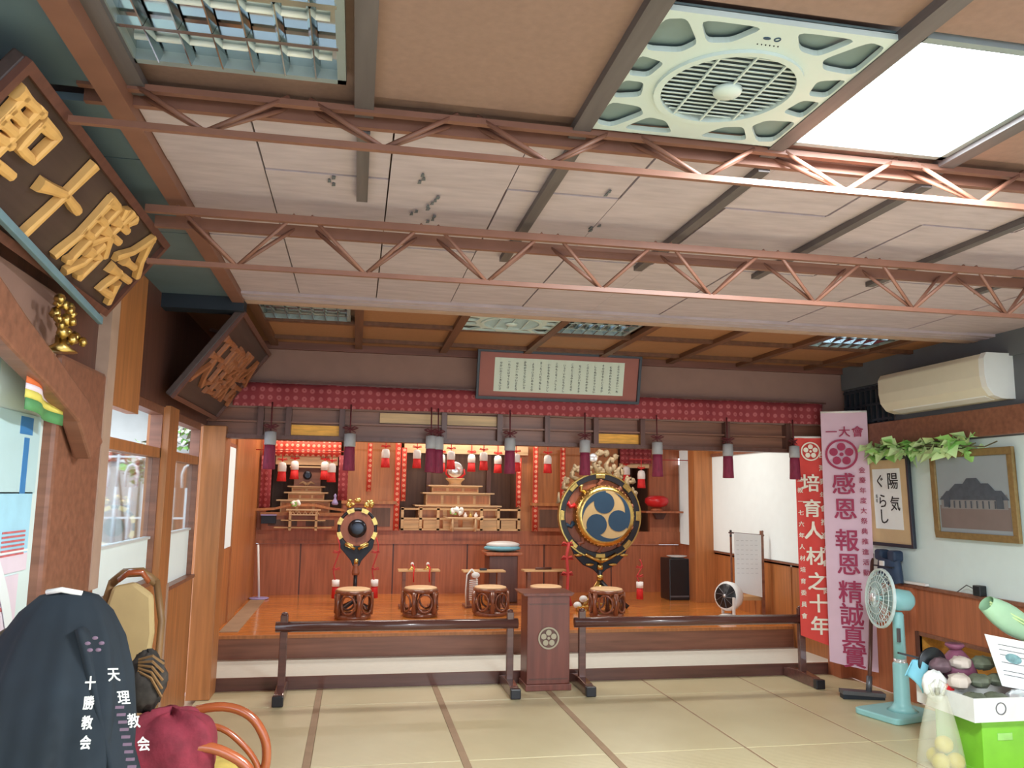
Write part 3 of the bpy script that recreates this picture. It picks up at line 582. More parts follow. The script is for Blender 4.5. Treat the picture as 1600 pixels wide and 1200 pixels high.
for s in (-1, 1): m.tube([(1.35+s*.02, 11.2, 1.815), (1.35+s*.08, 11.2, 1.83), (1.35+s*.13, 11.2, 1.88), (1.35+s*.12, 11.2, 1.95)], [.02, .02, .014, .006], 7)
m.build('cloud_carving', 'red', mi)
MB().lathe([(.02, -.012), (.105, -.012), (.11, 0), (.105, .012)], (1.345, 11.19, 1.935), 'y', 28).build('mirror_disc', 'silverw', mi)
rl = thing('altar_railing', (1.38, 10.85, 1.12), 'low pale wooden railing before the central altar', 'railing')
for z in (1.135, 1.275, 1.40): B('rail', 'wood_pale', .6, 2.2, 10.82, 10.86, z-.012, z+.012, rl)
for x in (.62, .86, 1.09, 1.67, 1.9, 2.18): B('post', 'wood_pale', x-.018, x+.018, 10.82, 10.86, 1.12, 1.42, rl)
for k in range(6): B('rail_panel', 'wood_pale', .64+.26*k, .84+.26*k, 10.835, 10.845, 1.15, 1.26, rl)
of = thing('offering_table', (1.41, 10.68, 1.12), 'small white-wood offering table before the central railing', 'table')
B('tabletop', 'wood_white', 1.2, 1.62, 10.6, 10.76, 1.285, 1.3, of, .003)
for s in (-1, 1): MB().prism([(0, 0), (s*.05, .02), (s*.05, .03), (0, .015)], (1.41+s*.21, 10.6, 1.285), X_, Z_, (0, .16, 0)).build('turned_end', 'wood_white', of)
for x in (1.26, 1.56):
    for y in (10.62, 10.74): MB().tube([(x, y, 1.12), (x, y, 1.29)], .014, 8).build('leg', 'wood_white', of)
B('stretcher', 'wood_white', 1.24, 1.58, 10.67, 10.69, 1.15, 1.17, of)
def flowers(c, s, lb):
    t = thing('white_flowers', c, lb, 'flowers'); m = MB(); g_ = MB()
    for k in range(11): m.ball((c[0]+random.uniform(-s, s), c[1]+random.uniform(-s, s)*.4, c[2]+.05+random.uniform(0, s*.8)), .028, n=7, m=5, lump=.5)
    for k in range(6): g_.ball((c[0]+random.uniform(-s, s)*1.1, c[1]-.02, c[2]+.04+random.uniform(0, .04)), .03, .01, .016, n=6, m=4)
    m.build('petals', 'petal', t); g_.build('leaves', 'leaf', t); return t
flowers((1.31, 10.68, 1.3), .08, 'white and green flowers on the central offering table')
for i, x in enumerate((1.43, 1.50, 1.57)):
    tag(MB().lathe([(.012, 0), (.022, .008), (.026, .03), (.012, .05), (.009, .06), (.014, .065)], (x, 10.66+.02*(i % 2), 1.3), n=12).build('offering_vessel', 'cap_w' if i != 1 else 'gold'), ['small pale vessel beside the white flowers on the offering table', 'brassy middle vessel on the offering table', 'small pale vessel at the right end of the offering table'][i], 'vessel')
la = thing('left_shrine', (-.63, 11.1, 1.12), 'small stepped shrine with a carved cabinet in the left altar', 'shrine')
stepbox(la, -.95, -.32, 11.0, 11.4, 1.12, 1.5, 'tier', 3); stepbox(la, -.86, -.40, 11.02, 11.35, 1.5, 1.6, 'tier', 3); stepbox(la, -.82, -.44, 11.04, 11.34, 1.6, 1.68, 'tier', 2)
B('cabinet', 'wood_mid', -.80, -.46, 11.1, 11.3, 1.68, 1.92, la); B('cabinet_roof', 'wood_white', -.86, -.40, 11.06, 11.34, 1.92, 1.94, la)
MB().lathe([(.03, 0), (.055, 0), (.055, .012)], (-.63, 11.08, 1.82), 'y', 18).build('cabinet_mirror', 'gong', la)
m = MB()
for s in (-1, 1): m.tube([(-.63, 11.05, 1.70), (-.63+s*.05, 11.05, 1.73), (-.63+s*.1, 11.05, 1.71)], [.022, .016, .006], 7)
m.build('cloud_carving', 'wood_white', la)
ol = thing('left_offering_table', (-.62, 10.66, 1.12), 'low pale carved offering table at the left altar', 'table')
B('tabletop', 'wood_white', -.84, -.42, 10.58, 10.74, 1.37, 1.385, ol)
m = MB(); m.box(-.80, -.46, 10.59, 10.6, 1.31, 1.325)
for k in range(5): m.tube([(-.78+.075*k, 10.595, 1.32), (-.76+.075*k, 10.595, 1.36), (-.735+.075*k, 10.595, 1.32)], .006, 5)
m.build('carved_apron', 'wood_white', ol)
for x in (-.79, -.47): B('leg', 'wood_pale', x-.015, x+.015, 10.6, 10.72, 1.12, 1.37, ol)
for z in (1.15, 1.24): B('shelf', 'wood_pale', -.98 if z < 1.2 else -.9, -.28 if z < 1.2 else -.36, 10.6, 10.74, z, z+.012, ol)
flowers((-.74, 10.66, 1.385), .045, 'little white flowers on the left altar table')
tag(MB().lathe([(.03, 0), (.045, .02), (.03, .05), (.012, .09), (.02, .12), (.0, .15)], (-.25, 10.7, 1.44), n=14).build('incense_vessel', 'lilac'), 'lilac pointed vessel on the right end of the left altar shelf', 'vessel')
rs = thing('right_shrine_shelf', (4.15, 10.75, 1.3), 'small wall shelf with scrolled bracket right of the big drum', 'shelf')
B('shelf_board', 'wood_pan', 3.9, 4.48, 10.6, 10.87, 1.385, 1.41, rs); MB().prism([(-.1, 0), (.1, 0), (.05, -.09), (-.05, -.09)], (4.18, 10.8, 1.385), X_, Z_, (0, .06, 0)).build('bracket', 'wood_dk', rs)
lt = thing('red_lantern', (4.1, 10.72, 1.41), 'squat round red lacquer lantern on the small shelf right of the big drum', 'lantern')
MB().lathe([(.07, 0), (.09, .01), (.07, .025), (.06, .05)], (4.1, 10.72, 1.41), n=20).build('foot', 'wood_pan', lt)
MB().lathe([(.05, .05), (.13, .07), (.165, .12), (.16, .17), (.10, .205), (.03, .21)], (4.1, 10.72, 1.41), n=24).build('body', 'red_l', lt)
# ------------------------------------------------------------------ stage: drum stools
def stool():
    t = thing('drum_stool', (0, 0, 0), '', 'stool', 'openwork drum stools in a row on the stage')
    MB().lathe([(.17, .285), (.178, .29), (.172, .302), (.15, .308), (0, .31)], n=28).build('seat', 'skin', t)
    MB().lathe([(.15, .25), (.186, .25), (.192, .272), (.186, .288), (.16, .29)], n=28).build('rim', 'stoolwood', t)
    MB().lathe([(.14, 0), (.182, 0), (.19, .02), (.184, .045), (.15, .05)], n=28).build('base_ring', 'stoolwood', t)
    for k in range(5):
        a0 = 2*PI*k/5
        MB().tube([(.178*math.cos(a0), .178*math.sin(a0), .04), (.196*math.cos(a0), .196*math.sin(a0), .15), (.18*math.cos(a0), .18*math.sin(a0), .26)], [.032, .018, .03], 8).build('leg', 'stoolwood', t)
        m = MB(); a1 = a0+PI/5
        m.tube([((.183+.012*math.cos(q))*math.cos(a1+.42*math.cos(q)), (.183+.012*math.cos(q))*math.sin(a1+.42*math.cos(q)), .15+.092*math.sin(q)) for q in [2*PI*i/16 for i in range(16)]], .011, 6, closed=True)
        m.build('oval_ring', 'stoolwood', t)
    return t
sp = [(.024, 8.87, 'drum stool farthest left, before the small gong frame', .1), (.735, 8.96, 'drum stool before the little cymbal stand', .5), (1.50, 8.98, 'drum stool before the white looped instrument, left of the lectern', .9), (2.13, 9.0, 'drum stool half hidden behind the lectern top', .2), (2.745, 8.72, 'drum stool in front of the big drum', 1.2)]
s0 = stool(); s0.location = (*sp[0][:2], .3); s0['label'] = sp[0][2]
for x, y, l, rz in sp[1:]: dup(s0, (x, y, .3), l, rz)
# ------------------------------------------------------------------ small gong frame
def hang_tassel(t, x, y, z0, z1, bows=2):
    m = MB().tube([(x+.03*math.sin(k), y, z0+(z1-z0)*k/6) for k in range(7)], .008, 6)
    for b in range(bows):
        z = z0+(z1-z0)*(.35+.4*b)
        for s in (-1, 1): m.tube([(x, y, z), (x+s*.035, y-.01, z+.018), (x+s*.045, y, z-.005), (x, y, z-.008)], .007, 5)
    m.build('cord', 'cord_red', t)
    MB().lathe([(.035, 0), (.042, 0), (.042, -.07), (.036, -.072)], (x, y, z1), n=14).build('tassel_cap', 'cap_w', t)
    MB().lathe([(.034, -.07), (.038, -.1), (.042, -.2), (.035, -.202)], (x, y, z1), n=14).build('tassel_fringe', 'red', t)
gx_, gy = .04, 9.5
t = thing('gong_frame', (gx_, gy, .3), 'small bronze gong in a round gold-trimmed frame on a dark stand', 'gong')
m = MB(); m.tube([Vector((gx_+.205*math.cos(2*PI*k/36), gy, 1.2+.215*math.sin(2*PI*k/36))) for k in range(36)], .018, 8, closed=True); m.build('ring', 'black', t)
for k in range(8):
    a = PI/8+2*PI*k/8; m = MB(); ring_flat(m, (gx_, gy-.028, 1.2), X_, Z_, .185, .232, (0, .055, 0), 5, a-.19, a+.19); m.build('gold_fitting', 'gold', t)
m = MB(); ring_flat(m, (gx_, gy-.01, 1.2), X_, Z_, .1, .19, (0, .02, 0), 32); m.build('inner_board', 'drumwood', t)
MB().lathe([(0, -.05), (.06, -.055), (.095, -.045), (.105, -.02), (.10, .02)], (gx_, gy, 1.2), 'y', 28).build('gong_bowl', 'gong', t)
m = MB().prism([(-.20, .1), (-.12, .02), (0, .0), (.12, .02), (.20, .1), (.18, -.02), (.06, -.16), (.035, -.22), (-.035, -.22), (-.06, -.16), (-.18, -.02)], (gx_, gy-.02, 1.0), X_, Z_, (0, .04, 0)); m.build('cloud_bracket', 'navy_d', t, .006)
for s in (-1, 1): MB().tube([(gx_+s*.02, gy-.03, .97), (gx_+s*.07, gy-.03, 1.0), (gx_+s*.13, gy-.03, 1.03)], [.02, .014, .02], 8).build('gold_scroll', 'gold', t)
MB().tube([(gx_, gy, .36), (gx_, gy, .8)], .022, 8).build('pole', 'black', t); MB().lathe([(.04, 0), (.045, .03), (.03, .1), (.035, .12)], (gx_, gy, .68), n=14).build('pole_socket', 'drumwood', t)
MB().lathe([(.03, 0), (.032, .06)], (gx_, gy, .8), n=14).build('gold_collar', 'gold', t)
for k in range(4): a = PI/4+PI/2*k; MB().bar((gx_, gy, .4), (gx_+.2*math.cos(a), gy+.2*math.sin(a), .315), .03, .03).build('foot', 'black', t)
m = MB(); random.seed(3)
for k in range(15):
    a = random.uniform(.2, PI-.2); q = random.uniform(.0, .13); m.ball((gx_+.02+(.16+.0*q)*math.cos(a)*.9, gy, 1.44+q*math.sin(a)), random.uniform(.02, .035), .012, random.uniform(.015, .03), n=8, m=5, lump=.4)
m.build('gold_crest', 'gold', t)
for s in (-1, 1): hang_tassel(t, gx_+s*.215, gy-.02, 1.1, .63)
# ------------------------------------------------------------------ big drum in its flaming frame
dx, dy, dz = 2.905, 9.4, 1.37
t = thing('stage_drum', (dx, dy, .3), 'great drum painted with three blue commas in a round gilt black frame', 'drum')
m = MB(); ring_flat(m, (dx-.02, dy, dz), X_, Z_, .43, .50, (0, .07, 0), 56); m.build('ring', 'black', t, .006)
for k in range(8):
    a = 2*PI*k/8; m = MB(); ring_flat(m, (dx-.02, dy-.012, dz), X_, Z_, .445, .492, (0, .03, 0), 8, a-.12, a+.12); m.build('gold_fitting', 'gold', t, .004)
m = MB(); ring_flat(m, (dx-.02, dy-.006, dz), X_, Z_, .494, .51, (0, .08, 0), 56); m.build('gold_edge', 'gold', t)
for k in range(10):
    a = 2*PI*k/10+.3; m = MB(); m.tube([Vector((dx-.02+q*math.cos(a+w), dy+.02, dz+q*math.sin(a+w))) for q, w in ((.33, -.06), (.38, .06), (.42, -.04), (.44, .05))], [.03, .022, .028, .016], 7)
    m.build('painted_cloud', ['red_l', 'navy', 'drumwood', 'gold'][k % 4] if k in (2, 3, 4, 5) else 'drumwood', t)
m = MB(); ring_flat(m, (dx-.02, dy+.045, dz), X_, Z_, .32, .44, (0, .02, 0), 48); m.build('inner_board', 'drumwood', t)
MB().lathe([(.30, -.14), (.345, -.13), (.36, -.06), (.36, .14), (.34, .24)], (dx+.01, dy, dz), 'y', 48).build('shell', 'gold', t)
for k in range(48):
    a = 2*PI*k/48
    if k == 0: pin = MB().ball((dx+.01+.352, dy-.10, dz), .009, n=6, m=4).build('tack', 'gold_d', t)
    else: rep(pin, (.352*math.cos(a)-.352, 0, .352*math.sin(a)))
hr = .30; m = MB(); m.prism([(hr*math.cos(2*PI*k/48), hr*math.sin(2*PI*k/48)) for k in range(48)], (dx+.01, dy-.142, dz), X_, Z_, (0, .01, 0)); m.build('drumhead', M('drumhead_gilt', (196, 168, 118), .5, var=.05), t)
for k in range(3):
    a0 = [100, 220, 340][k]*PI/180; ro = hr*.985; m = MB()
    cx, cz = hr*.52*math.cos(a0), hr*.52*math.sin(a0)
    m.prism([(cx+hr*.415*math.cos(q*PI/12), cz+hr*.415*math.sin(q*PI/12)) for q in range(24)], (dx+.01, dy-.147, dz), X_, Z_, (0, .005, 0))
    o_, i_ = [], []
    for q in range(19):
        s_ = q/18; a = a0-.15+s_*1.75; o_.append((ro*math.cos(a), ro*math.sin(a))); w_ = hr*(.36*(1-s_)**1.1+.005); i_.append(((ro-w_)*math.cos(a), (ro-w_)*math.sin(a)))
    n_ = 19; vs = [Vector((dx+.01+a, dy-.1475, dz+b)) for a, b in o_+i_]; m.add(vs, [(q, q+1, n_+q+1, n_+q) for q in range(n_-1)])
    m.build('blue_comma', 'navy', t)
m = MB().prism([(-.36, -.35), (-.30, -.48), (-.2, -.58), (-.08, -.63), (0, -.7), (.08, -.63), (.2, -.58), (.30, -.48), (.36, -.35), (.2, -.46), (0, -.5), (-.2, -.46)], (dx-.02, dy+.02, dz), X_, Z_, (0, .05, 0)); m.build('cloud_bracket', 'navy_d', t, .008)
for x, z in ((-.29, -.46), (-.15, -.57), (.13, -.57), (.27, -.46)): MB().ball((dx+x, dy, dz+z), .055, .02, .018, n=10, m=6).build('gold_cloud', 'gold', t)
for s in (-1, 1): MB().tube([(dx-.02, dy-.02, dz-.53), (dx-.02+s*.09, dy-.03, dz-.5), (dx-.02+s*.19, dy-.02, dz-.45)], [.03, .018, .022], 8).build('gold_scroll', 'gold', t)
MB().tube([(dx-.02, dy+.02, .42), (dx-.02, dy+.02, .9)], .032, 10).build('pole', 'black', t)
for z in (.5, .62, .74): MB().lathe([(.036, 0), (.04, .03), (.036, .06)], (dx-.02, dy+.02, z), n=14).build('gold_collar', 'gold', t)
for ax, ay in ((-.28, -.12), (.28, -.12), (-.2, .25), (.2, .25)): MB().tube([(dx-.02, dy+.02, .62), (dx+ax*.5, dy+ay*.5, .44), (dx+ax, dy+ay, .32)], [.024, .022, .026], 8).build('foot', 'gold' if ax < 0 else 'black', t)
m = MB(); random.seed(5)
for k in range(70):
    a = random.uniform(.12, PI-.12); q = random.uniform(.5, .5+.27*math.sin(a)**.8); m.ball((dx-.02+q*math.cos(a)*.82, dy+.06, dz+q*math.sin(a)*1.0), random.uniform(.02, .045), .012, random.uniform(.015, .04), n=7, m=5, lump=.6)
for k in range(9):
    a = PI*(.12+.76*k/8); m.tube([(dx-.02+.5*math.cos(a)*.9, dy+.07, dz+.5*math.sin(a)), (dx-.02+.62*math.cos(a+.12)*.84, dy+.07, dz+.62*math.sin(a+.12)), (dx-.02+.76*math.cos(a)*.7, dy+.07, dz+.74*math.sin(a))], [.04, .03, .01], 6)
m.build('flame_crest', M('gilt_openwork', (158, 138, 108), .6, .25, .3, 30), t)
MB().lathe([(0, -.01), (.05, -.01), (.055, 0)], (dx-.1, dy+.04, 2.06), 'y', 16).build('crest_boss', 'silverw', t)
m = MB().tube([(dx-.42, dy-.06, 1.06), (dx-.45, dy-.06, .9), (dx-.43, dy-.06, .7), (dx-.44, dy-.06, .5), (dx-.4, dy-.1, .34)], .018, 8)
for z in (1.04, .88, .7):
    for s in (-1, 1): m.tube([(dx-.44, dy-.06, z), (dx-.44+s*.05, dy-.07, z+.02), (dx-.44+s*.07, dy-.06, z-.01), (dx-.44, dy-.06, z-.01)], .012, 6)
m.build('cord', 'cord_red', t)
hang_tassel(t, dx+.46, dy-.02, .86, .6)
t = thing('mallet_pair', (2.62, 9.2, .3), 'pale padded drumsticks lying at the foot of the big drum', 'mallet')
for k, (x, a) in enumerate(((2.55, .5), (2.62, .1))):
    MB().tube([(x, 9.2, .34+.08*k), (x+.26, 9.15+.1*a, .36)], .014, 7).build('stick', 'gold', t); MB().ball((x, 9.2, .36+.07*k), .05, .04, .04, n=12, m=8).build('padded_head', 'white_p', t)
m = MB()
for k in range(5): m.tube([(2.55+.05*k+.035*math.cos(q), 9.12+.02*k, .315+.03*math.sin(q)+.005) for q in [2*PI*i/10 for i in range(10)]], .01, 5, closed=True)
m.build('metal_rings', 'gold', t)
# ------------------------------------------------------------------ stands at the back of the stage
def stand(name, x0, x1, y, zt, lb, matt='wood_pale'):
    t = thing(name, ((x0+x1)/2, y, .3), lb, 'stand')
    B('top', matt, x0, x1, y-.1, y+.1, zt-.02, zt, t, .003)
    for x in (x0+.07, x1-.07): B('leg', 'wood_mid', x-.02, x+.02, y-.05, y+.05, .32, zt-.02, t)
    B('foot', 'wood_mid', x0+.02, x0+.12, y-.12, y+.12, .3, .325, t); B('foot', 'wood_mid', x1-.12, x1-.02, y-.12, y+.12, .3, .325, t)
    return t
stand('cymbal_stand', .52, 1.0, 9.62, .73, 'narrow wooden stand holding two small cymbals')
for i, x in enumerate((.68, .86)):
    t = thing('hand_cymbal', (x, 9.58, .73), ['left small brass hand cymbal with red cord on the narrow stand', 'right small brass hand cymbal with red cord on the narrow stand'][i], 'cymbal', 'pair of hand cymbals')
    MB().lathe([(.055, .0), (.05, .008), (.025, .014), (.022, .035), (0, .045)], (x, 9.58, .73), n=16).build('plate', 'gold', t)
    MB().ball((x, 9.58, .795), .02, n=10, m=6).build('knob', 'cap_w', t)
    m = MB().tube([(x, 9.56, .79), (x+.02, 9.5, .76), (x+.01, 9.48, .68), (x+.015, 9.48, .6)], .008, 6); m.build('cord', 'red', t)
stand('clapper_stand', 1.27, 1.77, 9.62, .72, 'wooden stand with a white looped instrument and a black block')
tag(B('black_block', 'black', 1.47, 1.55, 9.55, 9.62, .72, .745, bevel=.003), 'small black block lying on the clapper stand', 'block')
t = thing('looped_strings', (1.37, 9.45, .3), 'white looped strings standing against the clapper stand', 'instrument')
for s in (-.055, .055): m = MB(); m.tube([(1.36+s*1.1, 9.47, .32), (1.36+s*1.2, 9.47, .5), (1.36+s, 9.47, .68), (1.36, 9.47, .745)], .009, 6); m.build('side_loop', 'white_p', t)
for k in range(11): MB().tube([(1.33+.0*k, 9.44, .40+.022*k), (1.43, 9.44, .405+.022*k)], .006, 5).build('cross_string', 'white_p', t)
MB().ball((1.4, 9.43, .68), .05, .02, .035, n=12, m=6).build('round_end', 'white_p', t)
stand('flute_stand', 2.0, 2.53, 9.66, .72, 'wooden stand behind the half hidden drum stool')
tag(MB().tube([(2.15, 9.63, .735), (2.35, 9.66, .735)], .014, 8).build('small_flute', 'wood_dk'), 'short dark flute lying on the stand behind the lectern', 'flute')
cb = thing('cushion_stool', (1.79, 10.1, .3), 'dark mauve box stool under a white and cyan cushion', 'stool')
B('box', 'wood_dk', 1.64, 2.0, 9.95, 10.3, .3, .86, cb, .01)
B('box_top', 'wood_pan', 1.6, 2.06, 9.92, 10.34, .86, .9, cb, .01)
t = thing('cushion', (1.83, 10.12, .9), 'puffy white cushion with a cyan edge on the dark box stool', 'cushion')
MB().ball((1.83, 10.12, .945), .235, .2, .045, n=24, m=8).build('lower_pad', 'ltblue', t); MB().ball((1.84, 10.12, .985), .215, .19, .045, n=24, m=8).build('upper_pad', 'white_p', t)
# ------------------------------------------------------------------ rails and lectern
def barrier(x0, x1, lb, yr=6.82):
    t = thing('barrier_rail', ((x0+x1)/2, yr, 0), lb, 'barrier', 'pair of low prayer rails')
    MB().lathe([(.02, 0), (.045, 0), (.045, x1-x0), (.02, x1-x0)], (x0, yr, .54), 'x', 18, 1, .92).build('top_rail', 'rail', t)
    for x in (x0+.065, x1-.065):
        B('post', 'rail', x-.03, x+.03, yr-.022, yr+.022, .05, .635, t, .006)
        m = MB().prism([(-.27, 0), (-.27, .07), (-.2, .085), (0, .1), (.2, .085), (.27, .07), (.27, 0)], (x-.035, yr, .0), Y_, Z_, (.07, 0, 0)); m.build('foot', 'rail', t, .006)
        B('foot_cap', 'black', x-.042, x+.042, yr-.29, yr-.235, 0, .078, t, .008)
        MB().ball((x, yr, .642), .026, .024, .014, n=12, m=6).build('post_cap', 'rail', t)
    return t
barrier(-.575, 1.375, 'low dark rail on two posts at the left of the lectern')
barrier(1.865, 4.02, 'low dark rail on two posts at the right of the lectern')
t = thing('lectern', (1.635, 6.92, 0), 'dark red-brown box lectern with a round plum crest between the rails', 'lectern')
B('body', 'lect', 1.452, 1.818, 6.80, 7.06, .05, .765, t, .004); B('plinth', 'lect', 1.44, 1.83, 6.78, 7.07, 0, .05, t, .004)
m = MB().prism([(-.215, .765), (.195, .765), (.215, .79), (-.235, .79)], (1.635, 6.76, 0), X_, Z_, (0, .36, 0)); m.build('top_board', 'lect', t, .003)
B('front_groove', 'wood_dk', 1.47, 1.80, 6.796, 6.802, .69, .70, t); B('front_groove', 'wood_dk', 1.47, 1.80, 6.796, 6.802, .085, .095, t)
MB().prism(circ(0, 0, .09, 32), (1.635, 6.799, .42), X_, Z_, (0, -.004, 0)).build('crest_back', 'wood_dk', t)
emblem(t, (1.635, 6.796, .42), X_, Z_, .09, M('crest_greige', (176, 164, 140), .5, var=.05), (0, -.008, 0), 'crest')
# ------------------------------------------------------------------ banners
def banner(p0, p1, zt, zb0, zb1, mat, lb, fill):
    t = thing('wall_banner', ((p0[0]+p1[0])/2, (p0[1]+p1[1])/2, zb1), lb, 'banner')
    a = Vector((*p0, 0)); b = Vector((*p1, 0)); r = (b-a).normalized(); nn = r.cross(Z_); w = (b-a).length
    def f(s, q):
        z = zb0+(zb1-zb0)*s; z = z+(zt-z)*q; sw = .02*math.sin(3*s+q*2)*(1-q)
        return a+(b-a)*s+nn*(sw+.006*math.sin(s*9))+Vector((0, 0, z))
    MB().grid(f, 14, 26).build('cloth', mat, t)
    MB().tube([a+Vector((0, 0, zt)), b+Vector((0, 0, zt))], .01, 8).build('rod', 'cap_w', t)
    fill(t, lambda s, z: a+(b-a)*s+nn*(.024)+Vector((0, 0, z)), r, nn)
    return t
def fill_p(t, P, r, nn):
    for i, (ch, z) in enumerate(zip('感恩報恩精誠真實', (1.74, 1.52, 1.25, 1.045, .81, .62, .44, .27))): char_part('character', ch, 'ink_mag', t, P(.44+.012*i, z), r, Z_, .2, .014)
    m = MB()
    for i, ch in enumerate('一大會'): put(m, ch, P(.22+.28*i, 2.20), r, Z_, .10, .014)
    column(m, '金慶年度大祭典推進活動', P(.84, 1.86), r, Z_, .055, .088, bold=.012); m.build('small_lettering', 'ink_mag', t)['kind'] = 'stuff'
    emblem(t, P(.42, 2.0), r, Z_, .135, 'ink_mag', nn*.002, 'crest')
def fill_r(t, P, r, nn):
    for i, (ch, z) in enumerate(zip('培育人材之十年', (1.745, 1.52, 1.325, 1.10, .88, .69, .50))): char_part('character', ch, 'ink_w', t, P(.46+.025*i, z), r, Z_, .165, .022)
    m = MB()
    column(m, '立教一七六年人材培育委員會', P(.12, 1.78), r, Z_, .05, .1, bold=.02); column(m, '台灣青年會推進大會一同', P(.86, 2.0), r, Z_, .06, .12, bold=.02)
    m.build('small_lettering', 'ink_w', t)['kind'] = 'stuff'; emblem(t, P(.5, 2.03), r, Z_, .085, 'ink_w', nn*.002, 'crest')
banner((3.915, 6.76), (4.17, 6.68), 2.16, .41, .32, 'ban_red', 'red cloth banner with large cream characters, behind the pink banner', fill_r)
banner((4.10, 6.62), (4.43, 6.42), 2.38, .21, .15, 'ban_pink', 'tall pink cloth banner with magenta characters and plum crest', fill_p)
# ------------------------------------------------------------------ right wall pictures
def wall_frame(name, y0, y1, z0, z1, bw, mf, mm, lb, cat, tilt=.03):
    t = thing(name, (XR-.02, (y0+y1)/2, z0), lb, cat)
    r = Vector((0, -1, 0)); nn = Vector((-1, 0, -tilt)).normalized(); u = Vector((-tilt, 0, 1)).normalized(); c = Vector((XR-.03, (y0+y1)/2, (z0+z1)/2)); w = y1-y0; h = z1-z0
    frame_on(t, c, r, u, nn, w, h, bw, .03, mf, mm, None); return t, c+nn*.015, r, u, nn, w, h
t, c, r, u, nn, w, h = wall_frame('framed_calligraphy', 5.92, 6.53, 1.215, 1.975, .028, 'frame_dk', 'tanp', 'tall dark framed brush calligraphy on the right wall', 'framed calligraphy')
MB().prism([(-w*.3, -h*.31), (w*.3, -h*.31), (w*.3, h*.36), (-w*.3, h*.36)], c, r, u, nn*.002).build('paper', 'paper_w', t)
for ch, a, b, s in (('陽', .09, .17, .15), ('気', .10, -.02, .13), ('ぐ', -.08, .17, .12), ('ら', -.06, .0, .13), ('し', -.05, -.13, .14)): char_part('character', ch, 'ink', t, c+r*a+u*b+nn*.004, r, u, s, .006)
m = MB(); column(m, '真柱', c-r*.14+u*.04+nn*.004, r, u, .035, bold=.0); m.build('signature', 'ink', t)
t, c, r, u, nn, w, h = wall_frame('framed_picture', 4.84, 5.66, 1.32, 1.985, .05, 'frame_gold', 'pic_sky', 'wide gilt framed picture of a grey temple under a pale sky', 'picture')
def pp(poly, name, mat, k): MB().prism([(a*w, b*h) for a, b in poly], c+nn*(.001*k), r, u, nn*.001).build(name, mat, t)
pp([(-.42, -.38), (.42, -.38), (.42, -.14), (-.42, -.12)], 'painted_ground', 'pic_gr', 1)
pp([(-.40, -.16), (.40, -.16), (.40, .0), (-.40, -.02)], 'painted_hall', 'pic_wall', 2)
for k, P in enumerate(([(-.42, -.06), (.42, -.06), (.34, .04), (-.32, .04)], [(-.3, .03), (.28, .03), (.2, .12), (-.2, .12)], [(-.12, .1), (.13, .1), (.07, .18), (-.05, .18)], [(-.36, -.14), (-.28, -.14), (-.28, -.02), (-.36, -.02)], [(.28, -.15), (.36, -.15), (.35, -.02), (.28, -.02)])): pp(P, 'painted_roof', 'pic_roof', 3+k)
for k in range(9): pp([(-.3+.07*k, -.15), (-.285+.07*k, -.15), (-.285+.07*k, -.07), (-.3+.07*k, -.07)], 'painted_pillar', 'pic_roof', 9)
# air conditioner and lattice vent
t = thing('air_conditioner', (XR-.12, 5.4, 2.31), 'cream split air conditioner high on the right wall', 'air conditioner')
m = MB().prism([(0, 0), (-.1, 0), (-.17, .02), (-.22, .08), (-.235, .16), (-.235, .28), (-.21, .32), (0, .32)], (XR, 4.86, 2.315), X_, Z_, (0, 1.16, 0)); m.build('body', 'cream_p', t, .008)
m = MB().prism([(-.1, -.002), (-.172, .018), (-.176, .026), (-.1, .006)], (XR, 4.92, 2.315), X_, Z_, (0, 1.0, 0)); m.build('air_flap', 'white_p', t)
m = MB().prism([(0, 0), (-.1, 0), (-.172, .02), (-.222, .08), (-.237, .16), (-.237, .28), (-.212, .322), (0, .322)], (XR, 4.84, 2.315), X_, Z_, (0, .05, 0)); m.build('end_cap', 'white_p', t)
t = thing('lattice_vent', (XR, 6.45, 2.28), 'dark vertical slat lattice left of the air conditioner', 'vent')
B('backing', 'batten', XR-.01, XR, 6.12, 6.8, 2.28, 2.60, t)
for k in range(9): B('slat', 'navy_d', XR-.04, XR-.01, 6.14+.078*k, 6.165+.078*k, 2.28, 2.60, t)
for z in (2.3, 2.44, 2.58): B('cross_slat', 'navy_d', XR-.045, XR-.03, 6.12, 6.8, z-.01, z+.01, t)
t = thing('trailing_plant', (XR-.12, 5.7, 2.02), 'bright green trailing leaves over the pictures, below the air conditioner', 'plant'); random.seed(11)
for k in range(4): MB().tube([(XR-.08, 6.35-.1*k, 2.06), (XR-.14, 6.0-.16*k, 2.03), (XR-.1, 5.7-.22*k, 1.99), (XR-.12, 5.5-.2*k, 2.02)], .005, 5).build('stem', 'shrub', t)
lf = [MB().add([(0, 0, 0), (.03, .028, .008), (.075, .0, -.01), (.03, -.028, .008), (.03, 0, .002)], [(0, 4, 1), (1, 4, 2), (2, 4, 3), (3, 4, 0)]) for _ in range(2)]
def leafcloud(t, n, fn, mats, s=1, name='leaf'):
    protos = []
    for k in range(n):
        p = Vector(fn()); 
        if k < len(mats): mb = MB(); mb.add([v*s+WO[t] for v in lf[0].v], lf[0].f); o = mb.build(name, mats[k], t); protos.append(o)
        else: o = rep(protos[k % len(protos)], (0, 0, 0))
        o.location = p-WO[t]; o.rotation_euler = (random.uniform(-1, 1), random.uniform(-.6, .9), random.uniform(0, 6.3)); o.scale = (random.uniform(.7, 1.3),)*3
leafcloud(t, 150, lambda: (XR-.1+random.uniform(-.07, .05), random.uniform(5.15, 6.35), 2.03+random.uniform(-.06, .04)), ['leaf', 'leaf_l', 'leaf_l'], 1.6)
